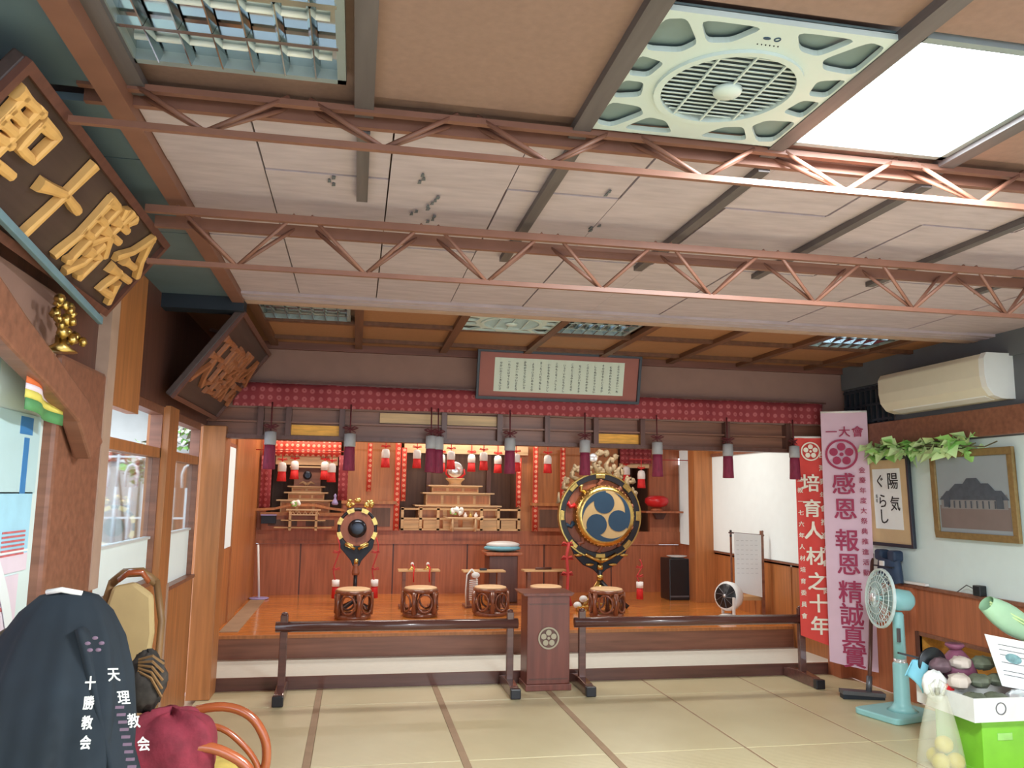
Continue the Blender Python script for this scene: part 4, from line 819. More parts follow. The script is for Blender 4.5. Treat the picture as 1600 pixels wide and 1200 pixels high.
# ------------------------------------------------------------------ stage right: circulator fan, page stand, black box
t = thing('circulator_fan', (3.97, 8.3, .3), 'white round desk fan with a black grille on the stage right', 'fan')
MB().lathe([(.10, 0), (.115, .01), (.11, .05), (.06, .075)], (3.97, 8.3, .3), n=24).build('base', 'white_p', t)
a = Vector((-.85, -.5, .12)).normalized(); q = Vector((3.96, 8.3, .56)); R = a.to_track_quat('Z', 'Y').to_matrix()
def lth(prof, c, R, n=28): mb = MB(); mb.lathe(prof, n=n); mb.v = [c+R@v for v in mb.v]; return mb
lth([(.06, -.16), (.12, -.13), (.15, -.06), (.155, .0), (.14, .03), (.12, .03)], q, R).build('housing', 'white_p', t)
lth([(0, .02), (.135, .02), (.125, .035), (0, .045)], q, R).build('grille_disc', 'blk_p', t)
for k in range(10):
    b = 2*PI*k/10; MB().tube([q+R@Vector((.02*math.cos(b), .02*math.sin(b), .047)), q+R@Vector((.13*math.cos(b+.5), .13*math.sin(b+.5), .036))], .003, 5).build('grille_spoke', 'grey_m', t)
lth([(0, .045), (.02, .05), (0, .055)], q, R).build('grille_boss', 'silverw', t)
for s in (-1, 1): MB().bar((3.97, 8.3+s*.13, .36), (3.97, 8.3+s*.14, .56), .02, .03).build('yoke_arm', 'white_p', t)
t = thing('page_stand', (4.24, 8.45, .3), 'wooden easel holding a long white printed sheet', 'easel')
p0, p1 = Vector((4.10, 8.42, 0)), Vector((4.40, 8.34, 0)); nn = Vector((-.25, -.97, 0))
for p in (p1,): MB().bar((p.x, p.y, .3), (p.x, p.y, 1.25), .03, .03).build('post', 'wood_mid', t)
MB().bar((p0.x-.01, p0.y+.03, .3), (p0.x-.01, p0.y+.03, 1.25), .018, .018).build('post', 'wood_mid', t)
MB().bar((4.06, 8.44, 1.225), (4.43, 8.34, 1.20), .015, .015).build('cross_bar', 'wood_dk', t)
for x, y in ((4.08, 8.43), (4.41, 8.34)):
    for z in (1.19, 1.24): MB().ball((x, y, z), .014, n=8, m=5).build('knob', 'blk_p', t)
MB().bar((4.0, 8.2, .34), (4.4, 8.36, .34), .04, .03).build('foot', 'wood_pale', t); MB().bar((4.0, 8.2, .33), (4.08, 8.45, .6), .02, .02).build('brace', 'wood_pale', t)
sh_ = MB().add([(4.105, 8.40, 1.225), (4.385, 8.325, 1.205), (4.38, 8.32, .54), (4.10, 8.395, .60)], [(0, 1, 2, 3)]).build('printed_sheet', 'paper_w', t, solid=.002)
m = MB(); rr = Vector((.96, -.26, 0))
for i in range(9):
    for k in range(5): m.prism([(0, 0), (.028, 0), (.028, .004), (0, .004)], Vector((4.125+.048*k, 8.391-.0127*k, 1.14-.05*i)), rr, Z_, (0, -.001, 0))
m.build('faint_print', M('faint_print_grey', (196, 200, 200), .8, var=0), t)['kind'] = 'stuff'
B('box_shelf', 'wood_pale', 4.18, 4.42, 8.38, 8.6, .5, .54, t)
t = thing('speaker_box', (4.15, 10.1, .3), 'black box with a white dish on top beside the stage column', 'box')
B('body', 'blk_p', 3.98, 4.25, 9.98, 10.3, .3, .82, t, .01); B('trim_line', 'grey_m', 3.99, 4.24, 9.975, 9.985, .34, .36, t)
tag(MB().lathe([(.05, 0), (.07, .005), (.135, .028), (.13, .032), (.06, .012)], (4.13, 10.1, .82), n=24, sy=.9).build('white_dish', 'white_p'), 'shallow white dish on the black box by the stage column', 'dish')
t = thing('white_pole', (-1.1, 10.5, .3), 'thin white pole in a lilac dish at the back left corner of the stage', 'pole')
MB().lathe([(.10, 0), (.12, .015), (.11, .02)], (-1.1, 10.5, .3), n=20).build('dish', 'lilac', t); MB().tube([(-1.1, 10.5, .31), (-1.15, 10.55, .95)], .014, 7).build('rod', 'white_p', t)
t = thing('small_dark_box', (-1.13, 10.74, 1.385), 'small purple-black box on the shelf left of the left altar', 'box')
B('box', 'navy_d', -1.15, -.97, 10.7, 10.77, 1.2, 1.3, t, .004); B('lid', 'lilac', -1.155, -.965, 10.695, 10.775, 1.3, 1.315, t)
# ------------------------------------------------------------------ right side floor: standing fan, broom, wall cap things
t = thing('standing_fan', (4.06, 5.68, 0), 'pale aqua pedestal fan with a square base by the right wall', 'fan')
m = MB().prism(rounded([(-.24, -.2), (.24, -.2), (.24, .2), (-.24, .2)], .12), (4.06, 5.68, .0), Vector((.97, .25, 0)), Vector((-.25, .97, 0)), (0, 0, .045)); m.build('base', 'aqua', t, .01)
MB().lathe([(.11, .045), (.075, .07), (.058, .1), (.055, .38), (.05, .39)], (4.09, 5.66, 0), n=24).build('lower_column', 'aqua', t)
MB().lathe([(.046, .38), (.046, .42)], (4.09, 5.66, 0), n=20).build('chrome_collar', 'silverw', t)
MB().lathe([(.045, .42), (.040, .74), (.03, .76)], (4.09, 5.66, 0), n=20).build('upper_column', 'aqua', t)
MB().rbox((4.045, 5.6, .60), (.02, .02, .1), (0, 0, .3)).build('control_strip', 'grey_m', t)
ax = Vector((-.98, .14, .08)).normalized(); R = ax.to_track_quat('Z', 'Y').to_matrix(); q = Vector((4.11, 5.66, .85))
lth([(.045, -.10), (.075, -.07), (.082, .02), (.07, .08), (.04, .09)], q, R).build('motor_housing', 'aqua', t)
g_ = q+ax*.15
for nm, zz in (('front_guard', .05), ('rear_guard', -.03)):
    m = MB()
    for rr_ in (.215, .17, .12, .07): m.tube([g_+R@Vector((rr_*math.cos(2*PI*k/28), rr_*math.sin(2*PI*k/28), zz*(1-(rr_/.23)**2))) for k in range(28)], .0035 if rr_ < .2 else .009, 5, closed=True)
    for k in range(30):
        b = 2*PI*k/30; m.tube([g_+R@Vector((s*math.cos(b), s*math.sin(b), zz*(1-(s/.23)**2))) for s in (.03, .12, .215)], .002, 4)
    m.build(nm, 'guard', t)
for k in range(3):
    b = 2*PI*k/3; m = MB(); m.grid(lambda s, v: g_+R@Vector(((.03+.155*s)*math.cos(b+(v-.5)*1.25*(.6+.4*s)), (.03+.155*s)*math.sin(b+(v-.5)*1.25*(.6+.4*s)), .012*(v-.5))), 5, 6); m.build('fan_blade', 'blade', t, solid=.002)
lth([(0, .05), (.035, .05), (.03, .065), (0, .07)], g_, R).build('guard_badge', 'silverw', t)
lth([(.02, -.07), (.02, .05)], g_, R, 12).build('hub', 'aqua', t)
t = thing('floor_broom', (4.2, 6.22, 0), 'dark floor brush leaning on the wall behind the aqua fan', 'broom')
MB().rbox((4.12, 6.2, .045), (.34, .1, .03), (0, .05, -.25)).build('head', 'grey_m', t); MB().rbox((4.12, 6.2, .018), (.33, .085, .035), (0, .0, -.25)).build('bristles', 'navy_d', t)
MB().tube([(4.18, 6.2, .05), (4.24, 6.25, .3), (4.44, 6.45, 1.14)], .016, 8).build('handle', 'wood_dk', t); MB().tube([(4.18, 6.2, .05), (4.205, 6.22, .17)], .024, 8).build('socket', 'grey_m', t)
t = thing('hanging_pack', (4.38, 6.2, .92), 'indigo pack with a white loop on the wainscot cap, above the aqua fan', 'bag')
m = MB(); m.grid(lambda a_, b_: Vector((4.41+.07*math.cos(2*PI*a_)*(1-.3*abs(b_-.4)), 6.18+.15*math.sin(2*PI*a_)*(1-.2*b_), .925+.2*b_+.01*math.sin(a_*19))), 20, 6); m.build('body', 'indigo', t)
for y in (6.1, 6.27): B('shoulder', 'indigo', 4.36, 4.46, y-.045, y+.045, 1.10, 1.19, t, .02)
B('buckle', 'cap_w', 4.335, 4.35, 6.16, 6.21, 1.06, 1.10, t); B('strap', 'navy_d', 4.34, 4.36, 6.05, 6.3, 1.05, 1.06, t)
t = thing('wall_charger', (4.46, 5.25, .925), 'small black charger with a thin cable on the wainscot cap', 'charger')
B('body', 'blk_p', 4.43, 4.49, 5.21, 5.28, .925, 1.0, t, .006); MB().tube([(4.45, 5.28, .97), (4.45, 5.36, .99), (4.45, 5.46, .93)], .004, 5).build('cable', 'grey_m', t)
tag(MB().rbox((4.47, 5.95, .94), (.04, .28, .02), (0, 0, 0)).build('paper_roll', 'cap_w', bevel=.004), 'flat white strip lying on the wainscot cap between the pack and the charger', 'paper')
# ------------------------------------------------------------------ right foreground clutter
t = thing('lime_crate', (3.80, 4.55, 0), 'lime green plastic crate at the bottom of the clutter', 'crate')
m = MB()
for a in ((3.70, 3.72, 4.4, 4.8), (3.98, 4.0, 4.4, 4.8), (3.72, 3.98, 4.4, 4.42), (3.72, 3.98, 4.78, 4.8)): m.box(*a, .02, .30)
m.box(3.7, 4.0, 4.4, 4.8, 0, .02); m.build('walls', 'lime', t, .004)
m = MB(); 
for a in ((3.685, 4.015, 4.385, 4.42), (3.685, 4.015, 4.78, 4.815), (3.685, 3.72, 4.42, 4.78), (3.98, 4.015, 4.42, 4.78)): m.box(*a, .29, .315)
m.build('lip', 'lime', t); B('grip_slot', 'leaf', 3.8, 3.9, 4.396, 4.402, .2, .24, t)
t = thing('grocery_carton', (3.95, 4.58, .315), 'white and blue cardboard carton heaped with packets, on the lime crate', 'carton')
B('left_side', 'cbox', 3.62, 4.0, 4.36, 4.37, .33, .45, t); B('right_side', 'bluebox', 4.0, 4.40, 4.36, 4.37, .33, .46, t); B('back_side', 'cbox', 3.62, 4.40, 4.85, 4.86, .33, .46, t)
B('end_side', 'cbox', 3.62, 3.63, 4.37, 4.85, .33, .45, t); B('end_side', 'bluebox', 4.39, 4.40, 4.37, 4.85, .33, .45, t); B('bottom', 'cbox', 3.62, 4.40, 4.36, 4.86, .315, .33, t)
B('blue_label', 'paper_w', 4.04, 4.3, 4.352, 4.36, .36, .43, t); m = MB(); ring_flat(m, (3.8, 4.356, .39), X_, Z_, .03, .036, (0, .003, 0), 20); m.build('oval_print', 'grey_m', t)
random.seed(21)
cols = [('goods', 'dark green-grey'), ('goods2', 'mauve-brown'), ('goods', 'olive'), ('goods3', 'pale buff'), ('silverw', 'silver')]
for j, row in enumerate(('front', 'middle', 'back')):
    for i, pos in enumerate(('leftmost', 'left', 'central', 'right', 'rightmost')):
        x = 3.71+.145*i+random.uniform(-.01, .01); y = 4.45+.14*j; mt, nm = cols[(i*2+j*3) % 5 if (i, j) != (3, 0) else 3]
        z = .41+.075*j+random.uniform(0, .02)
        o = MB().ball((x, y, z), random.uniform(.07, .085), random.uniform(.06, .07), random.uniform(.035, .05), n=9, m=6, lump=.3).build('food_packet', mt, bevel=.004)
        tag(o, '%s crumpled packet, %s in the %s row of the carton heap' % (nm, pos, row), 'packet', 'packets heaped in the grocery carton')
t = thing('plastic_bag', (3.52, 4.5, 0), 'clear plastic bag with yellow fruit beside the lime crate', 'bag')
m = MB(); m.grid(lambda a_, b_: Vector((3.53+(.13-.08*b_**1.5)*math.cos(2*PI*a_)*(1+.12*math.sin(a_*31)), 4.55+(.13-.08*b_**1.5)*math.sin(2*PI*a_), .005+.43*b_)), 28, 8); m.build('bag_skin', 'bagplastic', t)
for (x, y, z), w_ in zip(((3.49, 4.5, .06), (3.59, 4.5, .06), (3.54, 4.61, .06), (3.54, 4.53, .15)), ('lower left', 'lower right', 'rear', 'topmost')): tag(MB().ball((x, y, z), .055, .05, .05, n=14, m=8).build('yellow_fruit', 'yellow'), '%s yellow fruit inside the clear plastic bag' % w_, 'fruit', 'yellow fruit in the clear bag')
m = MB()
for s in (-1, 1): m.tube([(3.53+s*.03, 4.55, .43), (3.53+s*.06, 4.54, .49), (3.53+s*.02, 4.54, .52), (3.53, 4.55, .43)], .01, 6)
m.build('knotted_handle', 'bagplastic', t)
t = thing('round_black_fan', (3.72, 4.85, .46), 'dark round paddle fan propped in the clutter', 'paddle fan')
MB().lathe([(0, -.008), (.10, -.008), (.105, 0), (.10, .008), (0, .008)], (3.70, 4.8, .56), 'y', 28).build('disc', 'blk_p', t)
MB().bar((3.70, 4.8, .47), (3.66, 4.78, .3), .03, .012).build('grip', 'blk_p', t); MB().bar((3.6, 4.8, .6), (3.47, 4.82, .63), .012, .012).build('handle', 'blk_p', t)
tag(MB().grid(lambda a_, b_: Vector((3.55+.16*a_-.05*b_, 4.8+.02*math.sin(8*a_), .57-.2*b_*(.4+.6*a_)+.02*math.sin(6*a_))), 8, 6).build('blue_cloth', 'ltblue', solid=.006), 'light blue cloth tucked behind the round black paddle', 'cloth')
t = thing('foil_bag', (3.60, 4.66, .4), 'white foil snack bag left of the heaped carton', 'bag')
m = MB(); m.ball((3.6, 4.66, .46), .09, .05, .09, n=16, m=8, lump=.25); m.build('pouch', 'white_p', t); B('red_flash', 'red_l', 3.64, 3.69, 4.6, 4.612, .44, .48, t); B('dark_print', 'blk_p', 3.56, 3.59, 4.602, 4.612, .42, .46, t)
t = thing('purple_sack', (3.88, 4.78, .45), 'gathered purple sack behind the heaped carton', 'bag')
MB().lathe([(.09, 0), (.115, .04), (.10, .1), (.05, .16), (.03, .18)], (3.88, 4.8, .47), n=18).build('sack', 'purp', t); MB().lathe([(.03, .175), (.06, .2), (.055, .215), (.02, .2)], (3.87, 4.8, .47), n=14).build('gathered_neck', 'purp', t)
t = thing('notice_sheet', (4.1, 4.5, .5), 'white printed notice card leaning over the heaped carton', 'notice')
n0 = Vector((3.86, 4.52, .79)); rr = Vector((.95, -.2, -.17)).normalized(); uu = Vector((-.12, .05, .98)).normalized()
MB().prism([(0, 0), (.5, 0), (.47, -.30), (.045, -.30)], n0, rr, uu, rr.cross(uu)*-.006).build('card', 'paper_w', t)
m = MB(); nz = rr.cross(uu).normalized()*.003
for i, (L, z) in enumerate(((.30, -.045), (.34, -.075), (.2, -.105), (.28, -.15), (.16, -.2), (.12, -.225))): column(m, '', n0, rr, uu, .02); m.prism([(.07, z), (.07+L, z), (.07+L, z-.004), (.07, z-.004)], n0+nz, rr, uu, nz*.3)
m.build('printed_lines', 'grey_m', t)
m = MB(); m.prism(circ(.15, -.12, .05, 20, .6), n0+nz, rr, uu, nz*.3); m.build('printed_picture', M('print_teal', (120, 160, 166), .7, var=.3, scale=40), t)
t = thing('green_umbrella', (4.1, 4.6, .75), 'folded pale green plastic cover standing at the right edge', 'cover')
m = MB(); m.grid(lambda a_, b_: Vector((3.97+.42*b_+.0*a_, 4.62, .96-.26*b_))+Vector((.05, .0, .06))*math.cos(2*PI*a_)*(.5+.7*math.sin(PI*min(1, b_+.1)))+Vector((0, .05, 0))*math.sin(2*PI*a_), 16, 8); m.build('folded_skin', 'palegreen', t)
for s in (.2, .6): MB().tube([(3.98, 4.6, .98-.04*s), (4.2, 4.56, .86-.05*s), (4.38, 4.56, .74-.05*s)], .006, 6).build('fold_ridge', 'leaf_l', t)
t = thing('clutter_bin', (4.2, 4.75, 0), 'grey-brown storage tub right of the lime crate', 'tub')
B('tub', 'goods3', 4.04, 4.4, 4.42, 4.85, 0, .28, t, .02); B('tub_lid', 'goods2', 4.03, 4.41, 4.41, 4.86, .28, .313, t, .01)
# ------------------------------------------------------------------ left: signboards, ornament
def signboard(name, y0, y1, z0, x0, chars, size, lb, tilt, h, bold, gold='gold_d'):
    t = thing(name, (x0+.1, (y0+y1)/2, z0), lb, 'signboard', None)
    r = Y_; u = Vector((math.sin(tilt), 0, math.cos(tilt))); nn = r.cross(u).normalized(); w = y1-y0   # front faces the room
    c = Vector((x0, (y0+y1)/2, z0))
    MB().prism([(-w/2, 0), (w/2, 0), (w/2, h), (-w/2, h)], c, r, u, -nn*.04).build('board', 'board_dk', t, .006)
    for b in (0, h-.03): MB().prism([(-w/2, b), (w/2, b), (w/2, b+.03), (-w/2, b+.03)], c, r, u, nn*.02).build('border', 'wood_dk', t)
    for a in (-w/2, w/2-.03): MB().prism([(a, .03), (a+.03, .03), (a+.03, h-.03), (a, h-.03)], c, r, u, nn*.02).build('border', 'wood_dk', t)
    L = len(chars)
    for i, ch in enumerate(chars):
        m = MB(); brush(m, ch, c+r*(-w/2+w*(i+.5)/L)+u*(h*.5)+nn*.003, r, u, nn, size, bold, .028); m.build('character', gold, t)
    for a in (-w*.3, w*.3): MB().bar(c+r*a+u*h-nn*.03, Vector((x0, (y0+y1)/2+a, z0+h*.97))-X_*.02+r*0, .02, .02).build('bracket', 'wood_dk', t)
    return t
signboard('gold_signboard', 2.15, 3.75, 2.36, -1.12, '聖十勝会', .33, 'near dark signboard with big pale gold brush characters, upper left', .62, .42, .062)
signboard('dark_signboard', 5.15, 6.7, 2.16, -1.12, '天理教会', .40, 'farther dark wooden signboard with bronze characters, above the left windows', .62, .68, .055, M('bronze_relief', (156, 96, 62), .5, 0, .15, 20))
tag(MB().bar((-1.05, 2.2, 2.42), (-1.08, 3.6, 2.3), .02, .03).build('blue_lath', M('blue_lath_paint', (110, 140, 152), .5), bevel=.003), 'slim pale blue lath slanting under the near gold signboard', 'lath')
t = thing('gold_ornament', (-1.08, 3.2, 2.12), 'small gold crown-shaped ornament above the post head', 'ornament'); random.seed(9)
m = MB()
for k in range(22): m.ball((-1.1+random.uniform(0, .05), 3.2+random.uniform(-.13, .13), 2.15+random.uniform(0, .13)), random.uniform(.012, .025), n=7, m=5, lump=.5)
m.build('cluster', 'gold', t); MB().lathe([(.06, 0), (.02, .03), (.02, .06)], (-1.09, 3.2, 2.10), n=12).build('stem', 'gold', t)
B('niche_cloth', 'plaster_br', XL, XL+.03, 2.2, 3.4, 2.1, 2.35, wl)
# ------------------------------------------------------------------ left wall posters
def poster(y0, y1, z0, z1, mat, lb, extra=()):
    t = thing('wall_poster', (XL+.01, (y0+y1)/2, z0), lb, 'poster')
    B('sheet', mat, XL+.001, XL+.006, y0, y1, z0, z1, t)
    for i, (a0, a1, b0, b1, mm, nm) in enumerate(extra): B(nm, mm, XL+.006, XL+.0075+.0004*i, y0+(y1-y0)*a0, y0+(y1-y0)*a1, z0+(z1-z0)*b0, z0+(z1-z0)*b1, t)
    return t
poster(2.45, 2.98, 1.62, 2.06, 'post_c', 'pale cyan notice sheet with a red column at the far left', [(.0, .36, 0, .82, 'post_r', 'red_column'), (.3, .44, .86, .96, 'red_l', 'red_stamp')]+[(.5, .95, .1+.08*k, .115+.08*k, 'grey_m', 'text_line') for k in range(9)])
t = thing('hanging_flag', (XL+.08, 3.15, 1.87), 'small orange, yellow and green flag by the wooden post', 'flag')
for (z0, z1, mm, nm) in ((1.955, 2.05, 'post_o', 'orange_field'), (1.935, 1.955, 'post_pk', 'pink_band'), (1.905, 1.935, 'post_y', 'yellow_band'), (1.865, 1.905, 'post_g', 'green_band')):
    MB().grid(lambda a_, b_: Vector((XL+.09+.015*math.sin(a_*7), 2.98+.34*a_, z0+(z1-z0)*b_-.03*a_)), 10, 2).build(nm, mm, t, solid=.003)
poster(3.0, 3.38, 1.58, 1.87, 'post_c', 'narrow cyan leaflet with a blue square and blue ribbon mark', [(.5, .8, .74, .96, 'post_b', 'blue_square'), (.62, .74, .0, .7, 'post_b', 'blue_ribbon')])
t = poster(2.45, 3.36, 1.30, 1.585, 'post_sky', 'wide sky blue poster with a white arch band', [(.0, 1, .0, .22, 'post_pk', 'pale_foot'), (.0, 1, .24, .27, 'paper_w', 'thin_line')])
m = MB(); ring_flat(m, (XL+.0085, 2.5, .75), Vector((0, 1, 0)), Z_, .80, .86, (.002, 0, 0), 24, .45, PI/2); m.build('white_arch', 'paper_w', t)
m = MB(); 
for k in range(6): m.box(XL+.0075, XL+.009, 3.12, 3.32, 1.36+.016*k, 1.367+.016*k)
m.build('red_text_lines', 'post_r', t)
poster(2.5, 3.3, .82, 1.29, 'post_pk', 'large faded pink and white poster low on the left wall', [(.1, .9, .75, .78, 'post_r', 'faded_line'), (.1, .8, .6, .63, 'post_sky', 'faded_line'), (.2, .75, .2, .4, 'paper_w', 'pale_field')]+[(.1, .85, .45+.03*k, .456+.03*k, 'post_r', 'faded_line') for k in range(4)])
# ------------------------------------------------------------------ outside: reflected white fence and flowering shrubs built solid, with wall and house
ow = tag(B('garden_wall', 'post_pk', -2.9, -1.36, 7.55, 7.7, -.2, 1.12), 'pale garden wall under the white fence outside', 'wall')
t = thing('white_fence', (-2.1, 7.5, 1.12), 'white metal fence with arched pickets seen through the left windows', 'fence')
for z in (1.14, 1.36, 1.88): B('rail', 'fence_w', -2.9, -1.36, 7.49, 7.51, z-.008, z+.008, t)  # rails of the reflected fence
for k in range(13):
    x = -2.82+.115*k; h_ = 1.88 if k % 2 else 1.80
    MB().tube([(x, 7.5, 1.12), (x, 7.5, 1.62)], .018, 6).build('picket', 'fence_w', t)
    if k % 2 == 0: MB().tube([(x-.045, 7.5, 1.62), (x-.05, 7.5, 1.74), (x-.03, 7.5, 1.80), (x, 7.5, 1.82), (x+.03, 7.5, 1.80), (x+.05, 7.5, 1.74), (x+.045, 7.5, 1.62)], .012, 6).build('arch', 'fence_w', t)
    else: MB().tube([(x, 7.5, 1.62), (x, 7.5, 1.9)], .012, 6).build('finial', 'fence_w', t)
random.seed(31)
for i, (x, z, R_) in enumerate(((-2.5, 1.95, .25), (-1.98, 1.85, .2), (-1.55, 2.15, .2))):
    t = thing('flowering_shrub', (x, 8.1, -.2), ['leftmost white flowering shrub behind the fence, lowest blossom', 'white flowering shrub behind the middle of the fence', 'tallest white flowering shrub, nearest the stage corner'][i], 'shrub', 'flowering shrubs behind the fence')
    for s in (-.1, 0, .1): MB().tube([(x+s*.4, 8.1, -.2), (x+s, 8.1, 1.2), (x+s*2, 8.1, z)], [.02, .015, .006], 5).build('stem', 'shrub', t)
    def rp():
        v = Vector((random.gauss(0, 1), random.gauss(0, 1), random.gauss(0, 1))).normalized()*R_*random.random()**.4; return (x+v.x*1.2, 8.1+v.y*.6, z+v.z)
    leafcloud(t, 70, rp, ['leaf', 'shrub'], 1.1); leafcloud(t, 60, rp, ['petal'], .8, 'blossom')
t = thing('house_outside', (-3.5, 9.6, -.2), 'pale house with a grey sloping roof outside the left windows', 'house')
B('wall', 'outwall', -5.5, -1.36, 9.4, 9.6, -.2, 2.6, t); m = MB().prism([(-5.6, 3.6), (-1.35, 2.2), (-1.35, 2.32), (-5.6, 3.75)], (0, 9.0, 0), X_, Z_, (0, .5, 0)); m.build('roof', 'alu_f', t)
B('door_panel', 'outwood', -2.2, -1.7, 9.38, 9.4, .0, 2.0, t); B('timber_beam', 'outwood', -5.5, -1.36, 9.34, 9.4, 1.9, 2.0, t)
# ------------------------------------------------------------------ left foreground: chairs, coat, cushion
t = thing('tall_rattan_chair', (-1.0, 4.25, 0), 'tall rattan chair with a beige padded back against the left wall', 'chair')
yb = 4.38
m = MB().prism([(-.12, .75), (-.15, 1.0), (-.10, 1.16), (.02, 1.18), (.12, 1.12), (.14, .95), (.11, .72)], (-.99, yb, 0), X_, Z_, (0, .05, 0)); m.build('back_pad', 'beige', t, .02)
for s in (-1, 1): MB().tube([(-.99+s*.17, 4.35, 0), (-.99+s*.17, 4.38, .6), (-.99+s*.17, 4.42, 1.0), (-.99+s*.12, 4.44, 1.18)], .02, 8).build('back_post', 'rattan_d', t)
MB().tube([(-1.11, 4.44, 1.17), (-1.05, 4.44, 1.215), (-.95, 4.44, 1.22), (-.87, 4.44, 1.17)], .022, 8).build('top_rail', 'rattan_d', t)
MB().tube([(-1.06, 4.40, 1.19), (-1.0, 4.37, 1.225), (-.93, 4.37, 1.225), (-.9, 4.40, 1.18)], .014, 8).build('top_handle', 'rattan', t)
B('seat', 'seatY', -1.17, -.80, 3.95, 4.4, .40, .46, t, .02)
for x in (-1.15, -.82): MB().tube([(x, 3.98, 0), (x, 3.98, .66)], .018, 8).build('front_leg', 'rattan_d', t)
for x in (-1.15, -.82): MB().tube([(x, 4.4, .64), (x, 4.2, .69), (x, 3.98, .66)], .02, 8).build('arm', 'rattan_d', t)
t.location = (-1.0, 3.92, 0); t.scale = (.8, 1, 1)
t = thing('draped_rattan_chair', (-.92, 3.1, 0), 'rattan chair almost hidden under a black festival coat', 'chair')
B('seat', 'seatY', -1.12, -.72, 2.9, 3.3, .42, .47, t, .02)
for x in (-1.1, -.74):
    for y in (2.92, 3.28): MB().tube([(x, y, 0), (x, y, .45)], .018, 8).build('leg', 'rattan', t)
for x in (-1.0, -.84): MB().tube([(x, 3.08, .45), (x, 3.05, 1.1), (-.92, 3.04, 1.2)], .016, 8).build('back_post', 'rattan', t)
MB().tube([(-1.06, 3.05, .8), (-.92, 3.02, .84), (-.78, 3.05, .8)], .014, 8).build('back_rail', 'rattan', t)
# festival coat: shoulders at the chair top, sides falling in folds
t = thing('festival_coat', (-.92, 3.02, .3), 'black festival coat with white lettering draped over the left chair', 'coat')
prof = [(1.262, .045, .03), (1.25, .09, .05), (1.2, .14, .08), (1.12, .185, .11), (1.0, .22, .14), (.85, .24, .17), (.7, .245, .19), (.5, .25, .2), (.3, .25, .21)]
def coat(a_, b_):
    f = b_*(len(prof)-1); i = min(int(f), len(prof)-2); q_ = f-i; z = prof[i][0]*(1-q_)+prof[i+1][0]*q_; rx = prof[i][1]*(1-q_)+prof[i+1][1]*q_; ry = prof[i][2]*(1-q_)+prof[i+1][2]*q_
    an = 2*PI*a_; fold = 1+(.07*math.sin(an*9+b_*3)+.04*math.sin(an*17))*b_
    x = -.915-.03*b_+rx*math.cos(an)*fold
    return Vector((max(-1.16, x), 2.98+ry*math.sin(an)*fold, z))
MB().grid(coat, 96, 24).build('body', 'happi', t, solid=.004)
m = MB().grid(lambda a_, b_: Vector((-.845+.165*b_+.07*a_*(1-.2*b_), 2.86+.12*a_, 1.16-.52*b_-.06*a_+.012*math.sin(9*a_+5*b_))), 8, 16); m.build('sleeve', 'happi', t, solid=.02)
MB().tube([(-.98, 2.96, 1.262), (-.93, 2.94, 1.272), (-.87, 2.95, 1.258)], .009, 7).build('collar_loop', 'cap_w', t)
m = MB(); d_ = Vector((.99, -.0, 0))
column(m, '十勝教会', (-.775, 2.78, 1.01), X_, Z_, .042, .058, bold=.03, wx=.75); m.build('lapel_lettering', 'cap_w', t)
for i, ch in enumerate('天理教会'): char_part('character', ch, 'cap_w', t, (-.715+.034*i, 2.80, 1.03-.07*i), X_, Vector((-.2, 0, 1)), .046, .018, 0, .8)
m = MB()
for a_, b_ in ((0, .022), (-.02, .006), (.02, .006), (-.012, -.014), (.012, -.014)): m.ball((-.775+a_, 2.79, 1.12+b_), .009, .003, .006, n=8, m=4)
m.build('crest', 'happi_cr', t)
m = MB()
for k in range(16): m.box(-.70+.006*k, -.675+.006*k, 2.785, 2.789, .93-.022*k, .938-.022*k)
m.build('patterned_border', 'happi_cr', t)
tag(MB().grid(lambda a_, b_: Vector((-1.17+.15*a_, 3.0+.1*a_, 1.1+.1*a_-.5*b_)), 6, 6).build('grey_jacket', M('grey_olive_cloth', (92, 86, 72), .85, var=.2), solid=.02), 'olive grey jacket hanging behind the black coat, far left', 'jacket')
t = thing('fur_hat', (-.74, 3.3, .78), 'dark tousled brown bundle between coat and crimson cushion', 'bundle')
m = MB(); m.ball((-.755, 3.4, .88), .075, .07, .11, n=22, m=14, lump=.22); m.build('bundle_body', M('dark_brown_pile', (52, 46, 42), .8, var=.5, scale=30), t)
for k in range(5): MB().tube([(-.77, 3.34, .97-.01*k), (-.72, 3.33, .985-.02*k), (-.685, 3.36, .95-.03*k)], .005, 5).build('loose_cord', 'rattan_d', t)
ch = thing('rattan_armchair', (-.55, 3.55, 0), 'glossy red-brown rattan armchair with looped arms, bottom left', 'chair')
B('seat', 'seatY', -.84, -.38, 3.36, 3.80, .38, .42, ch, .02)
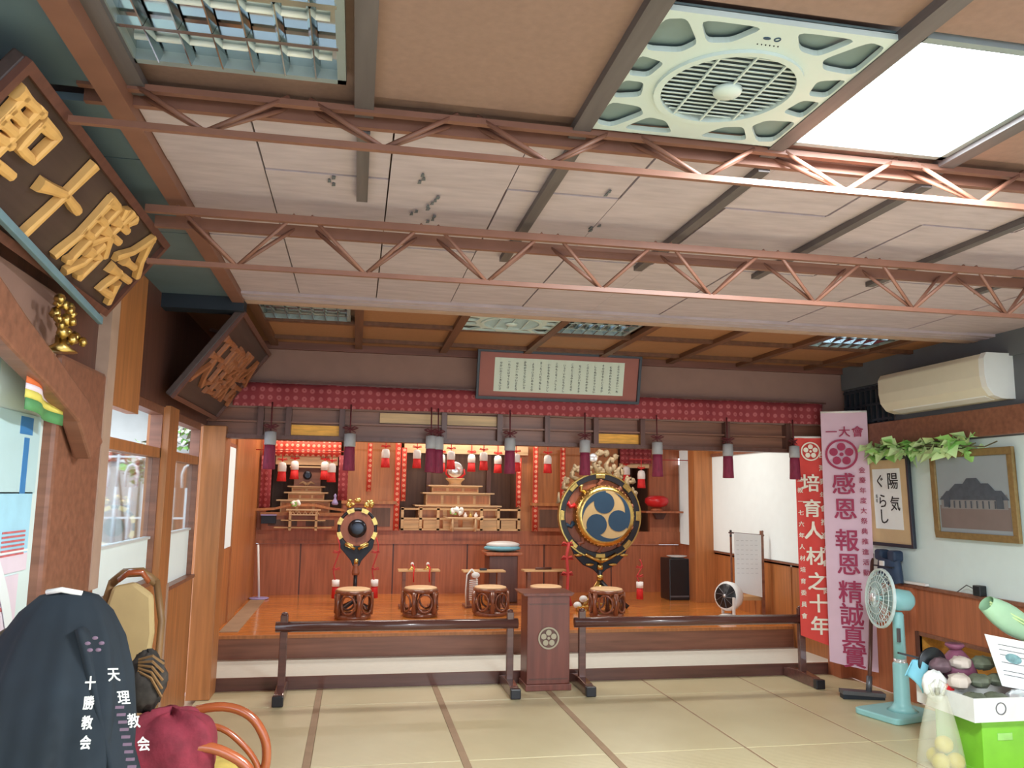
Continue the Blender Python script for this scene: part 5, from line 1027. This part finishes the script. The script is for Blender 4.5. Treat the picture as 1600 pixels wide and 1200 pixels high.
def smooth(pts, n=4):
    out = []; P = [Vector(p) for p in pts]
    for i in range(len(P)-1):
        p0, p1, p2, p3 = P[max(i-1, 0)], P[i], P[i+1], P[min(i+2, len(P)-1)]
        for k in range(n): q_ = k/n; out.append(.5*((2*p1)+(p2-p0)*q_+(2*p0-5*p1+4*p2-p3)*q_*q_+(3*p1-p0-3*p2+p3)*q_**3))
    return out+[P[-1]]
for y, dz_ in ((3.34, -.03), (3.80, 0)):
    MB().tube(smooth([(-.80, y, .58), (-.66, y, .66+dz_), (-.52, y, .68+dz_), (-.41, y, .64+dz_), (-.345, y, .55), (-.33, y, .46), (-.34, y, .36), (-.35, y, 0)]), .02, 10).build('arm_loop', 'rattan', ch)
    MB().tube(smooth([(-.74, y, .54), (-.62, y, .60+dz_), (-.52, y, .59+dz_), (-.43, y, .52), (-.37, y, .44), (-.35, y, .36)]), .014, 10).build('inner_loop', 'rattan', ch)
    MB().tube([(-.84, y, 0), (-.84, y, .45), (-.80, y, .60)], .02, 8).build('rear_leg', 'rattan', ch)
    MB().tube([(-.84, y, .25), (-.34, y, .25)], .013, 8).build('side_stretcher', 'rattan', ch)
for x in (-.84, -.35): MB().tube([(x, 3.34, .36), (x, 3.80, .36)], .016, 8).build('cross_rail', 'rattan', ch)
def cush(a_, b_):
    th = PI*b_; ph = 2*PI*a_; k_ = 1+.06*math.sin(3*ph+4*b_)+.05*math.sin(7*ph+9*b_)
    sq = lambda v: math.copysign(abs(v)**.7, v)
    return Vector((-.655+.165*sq(math.sin(th))*sq(math.cos(ph))*k_, 3.40+.13*sq(math.sin(th))*sq(math.sin(ph))*k_+.02, .60-.165*sq(math.cos(th))*k_))
m = MB(); m.grid(cush, 40, 24); tag(m.build('crimson_cushion', 'redcush'), 'crumpled crimson cushion on the rattan armchair', 'cushion')
t = thing('yellow_pad', (-.5, 3.55, .43), 'flat pale yellow seat pad beneath the crimson cushion', 'cushion')
MB().ball((-.53, 3.60, .475), .17, .17, .05, n=24, m=8).build('pad', 'seatY', t); MB().rbox((-.40, 3.56, .515), (.03, .03, .02), (0, .3, .4)).build('white_tag', 'cap_w', t)
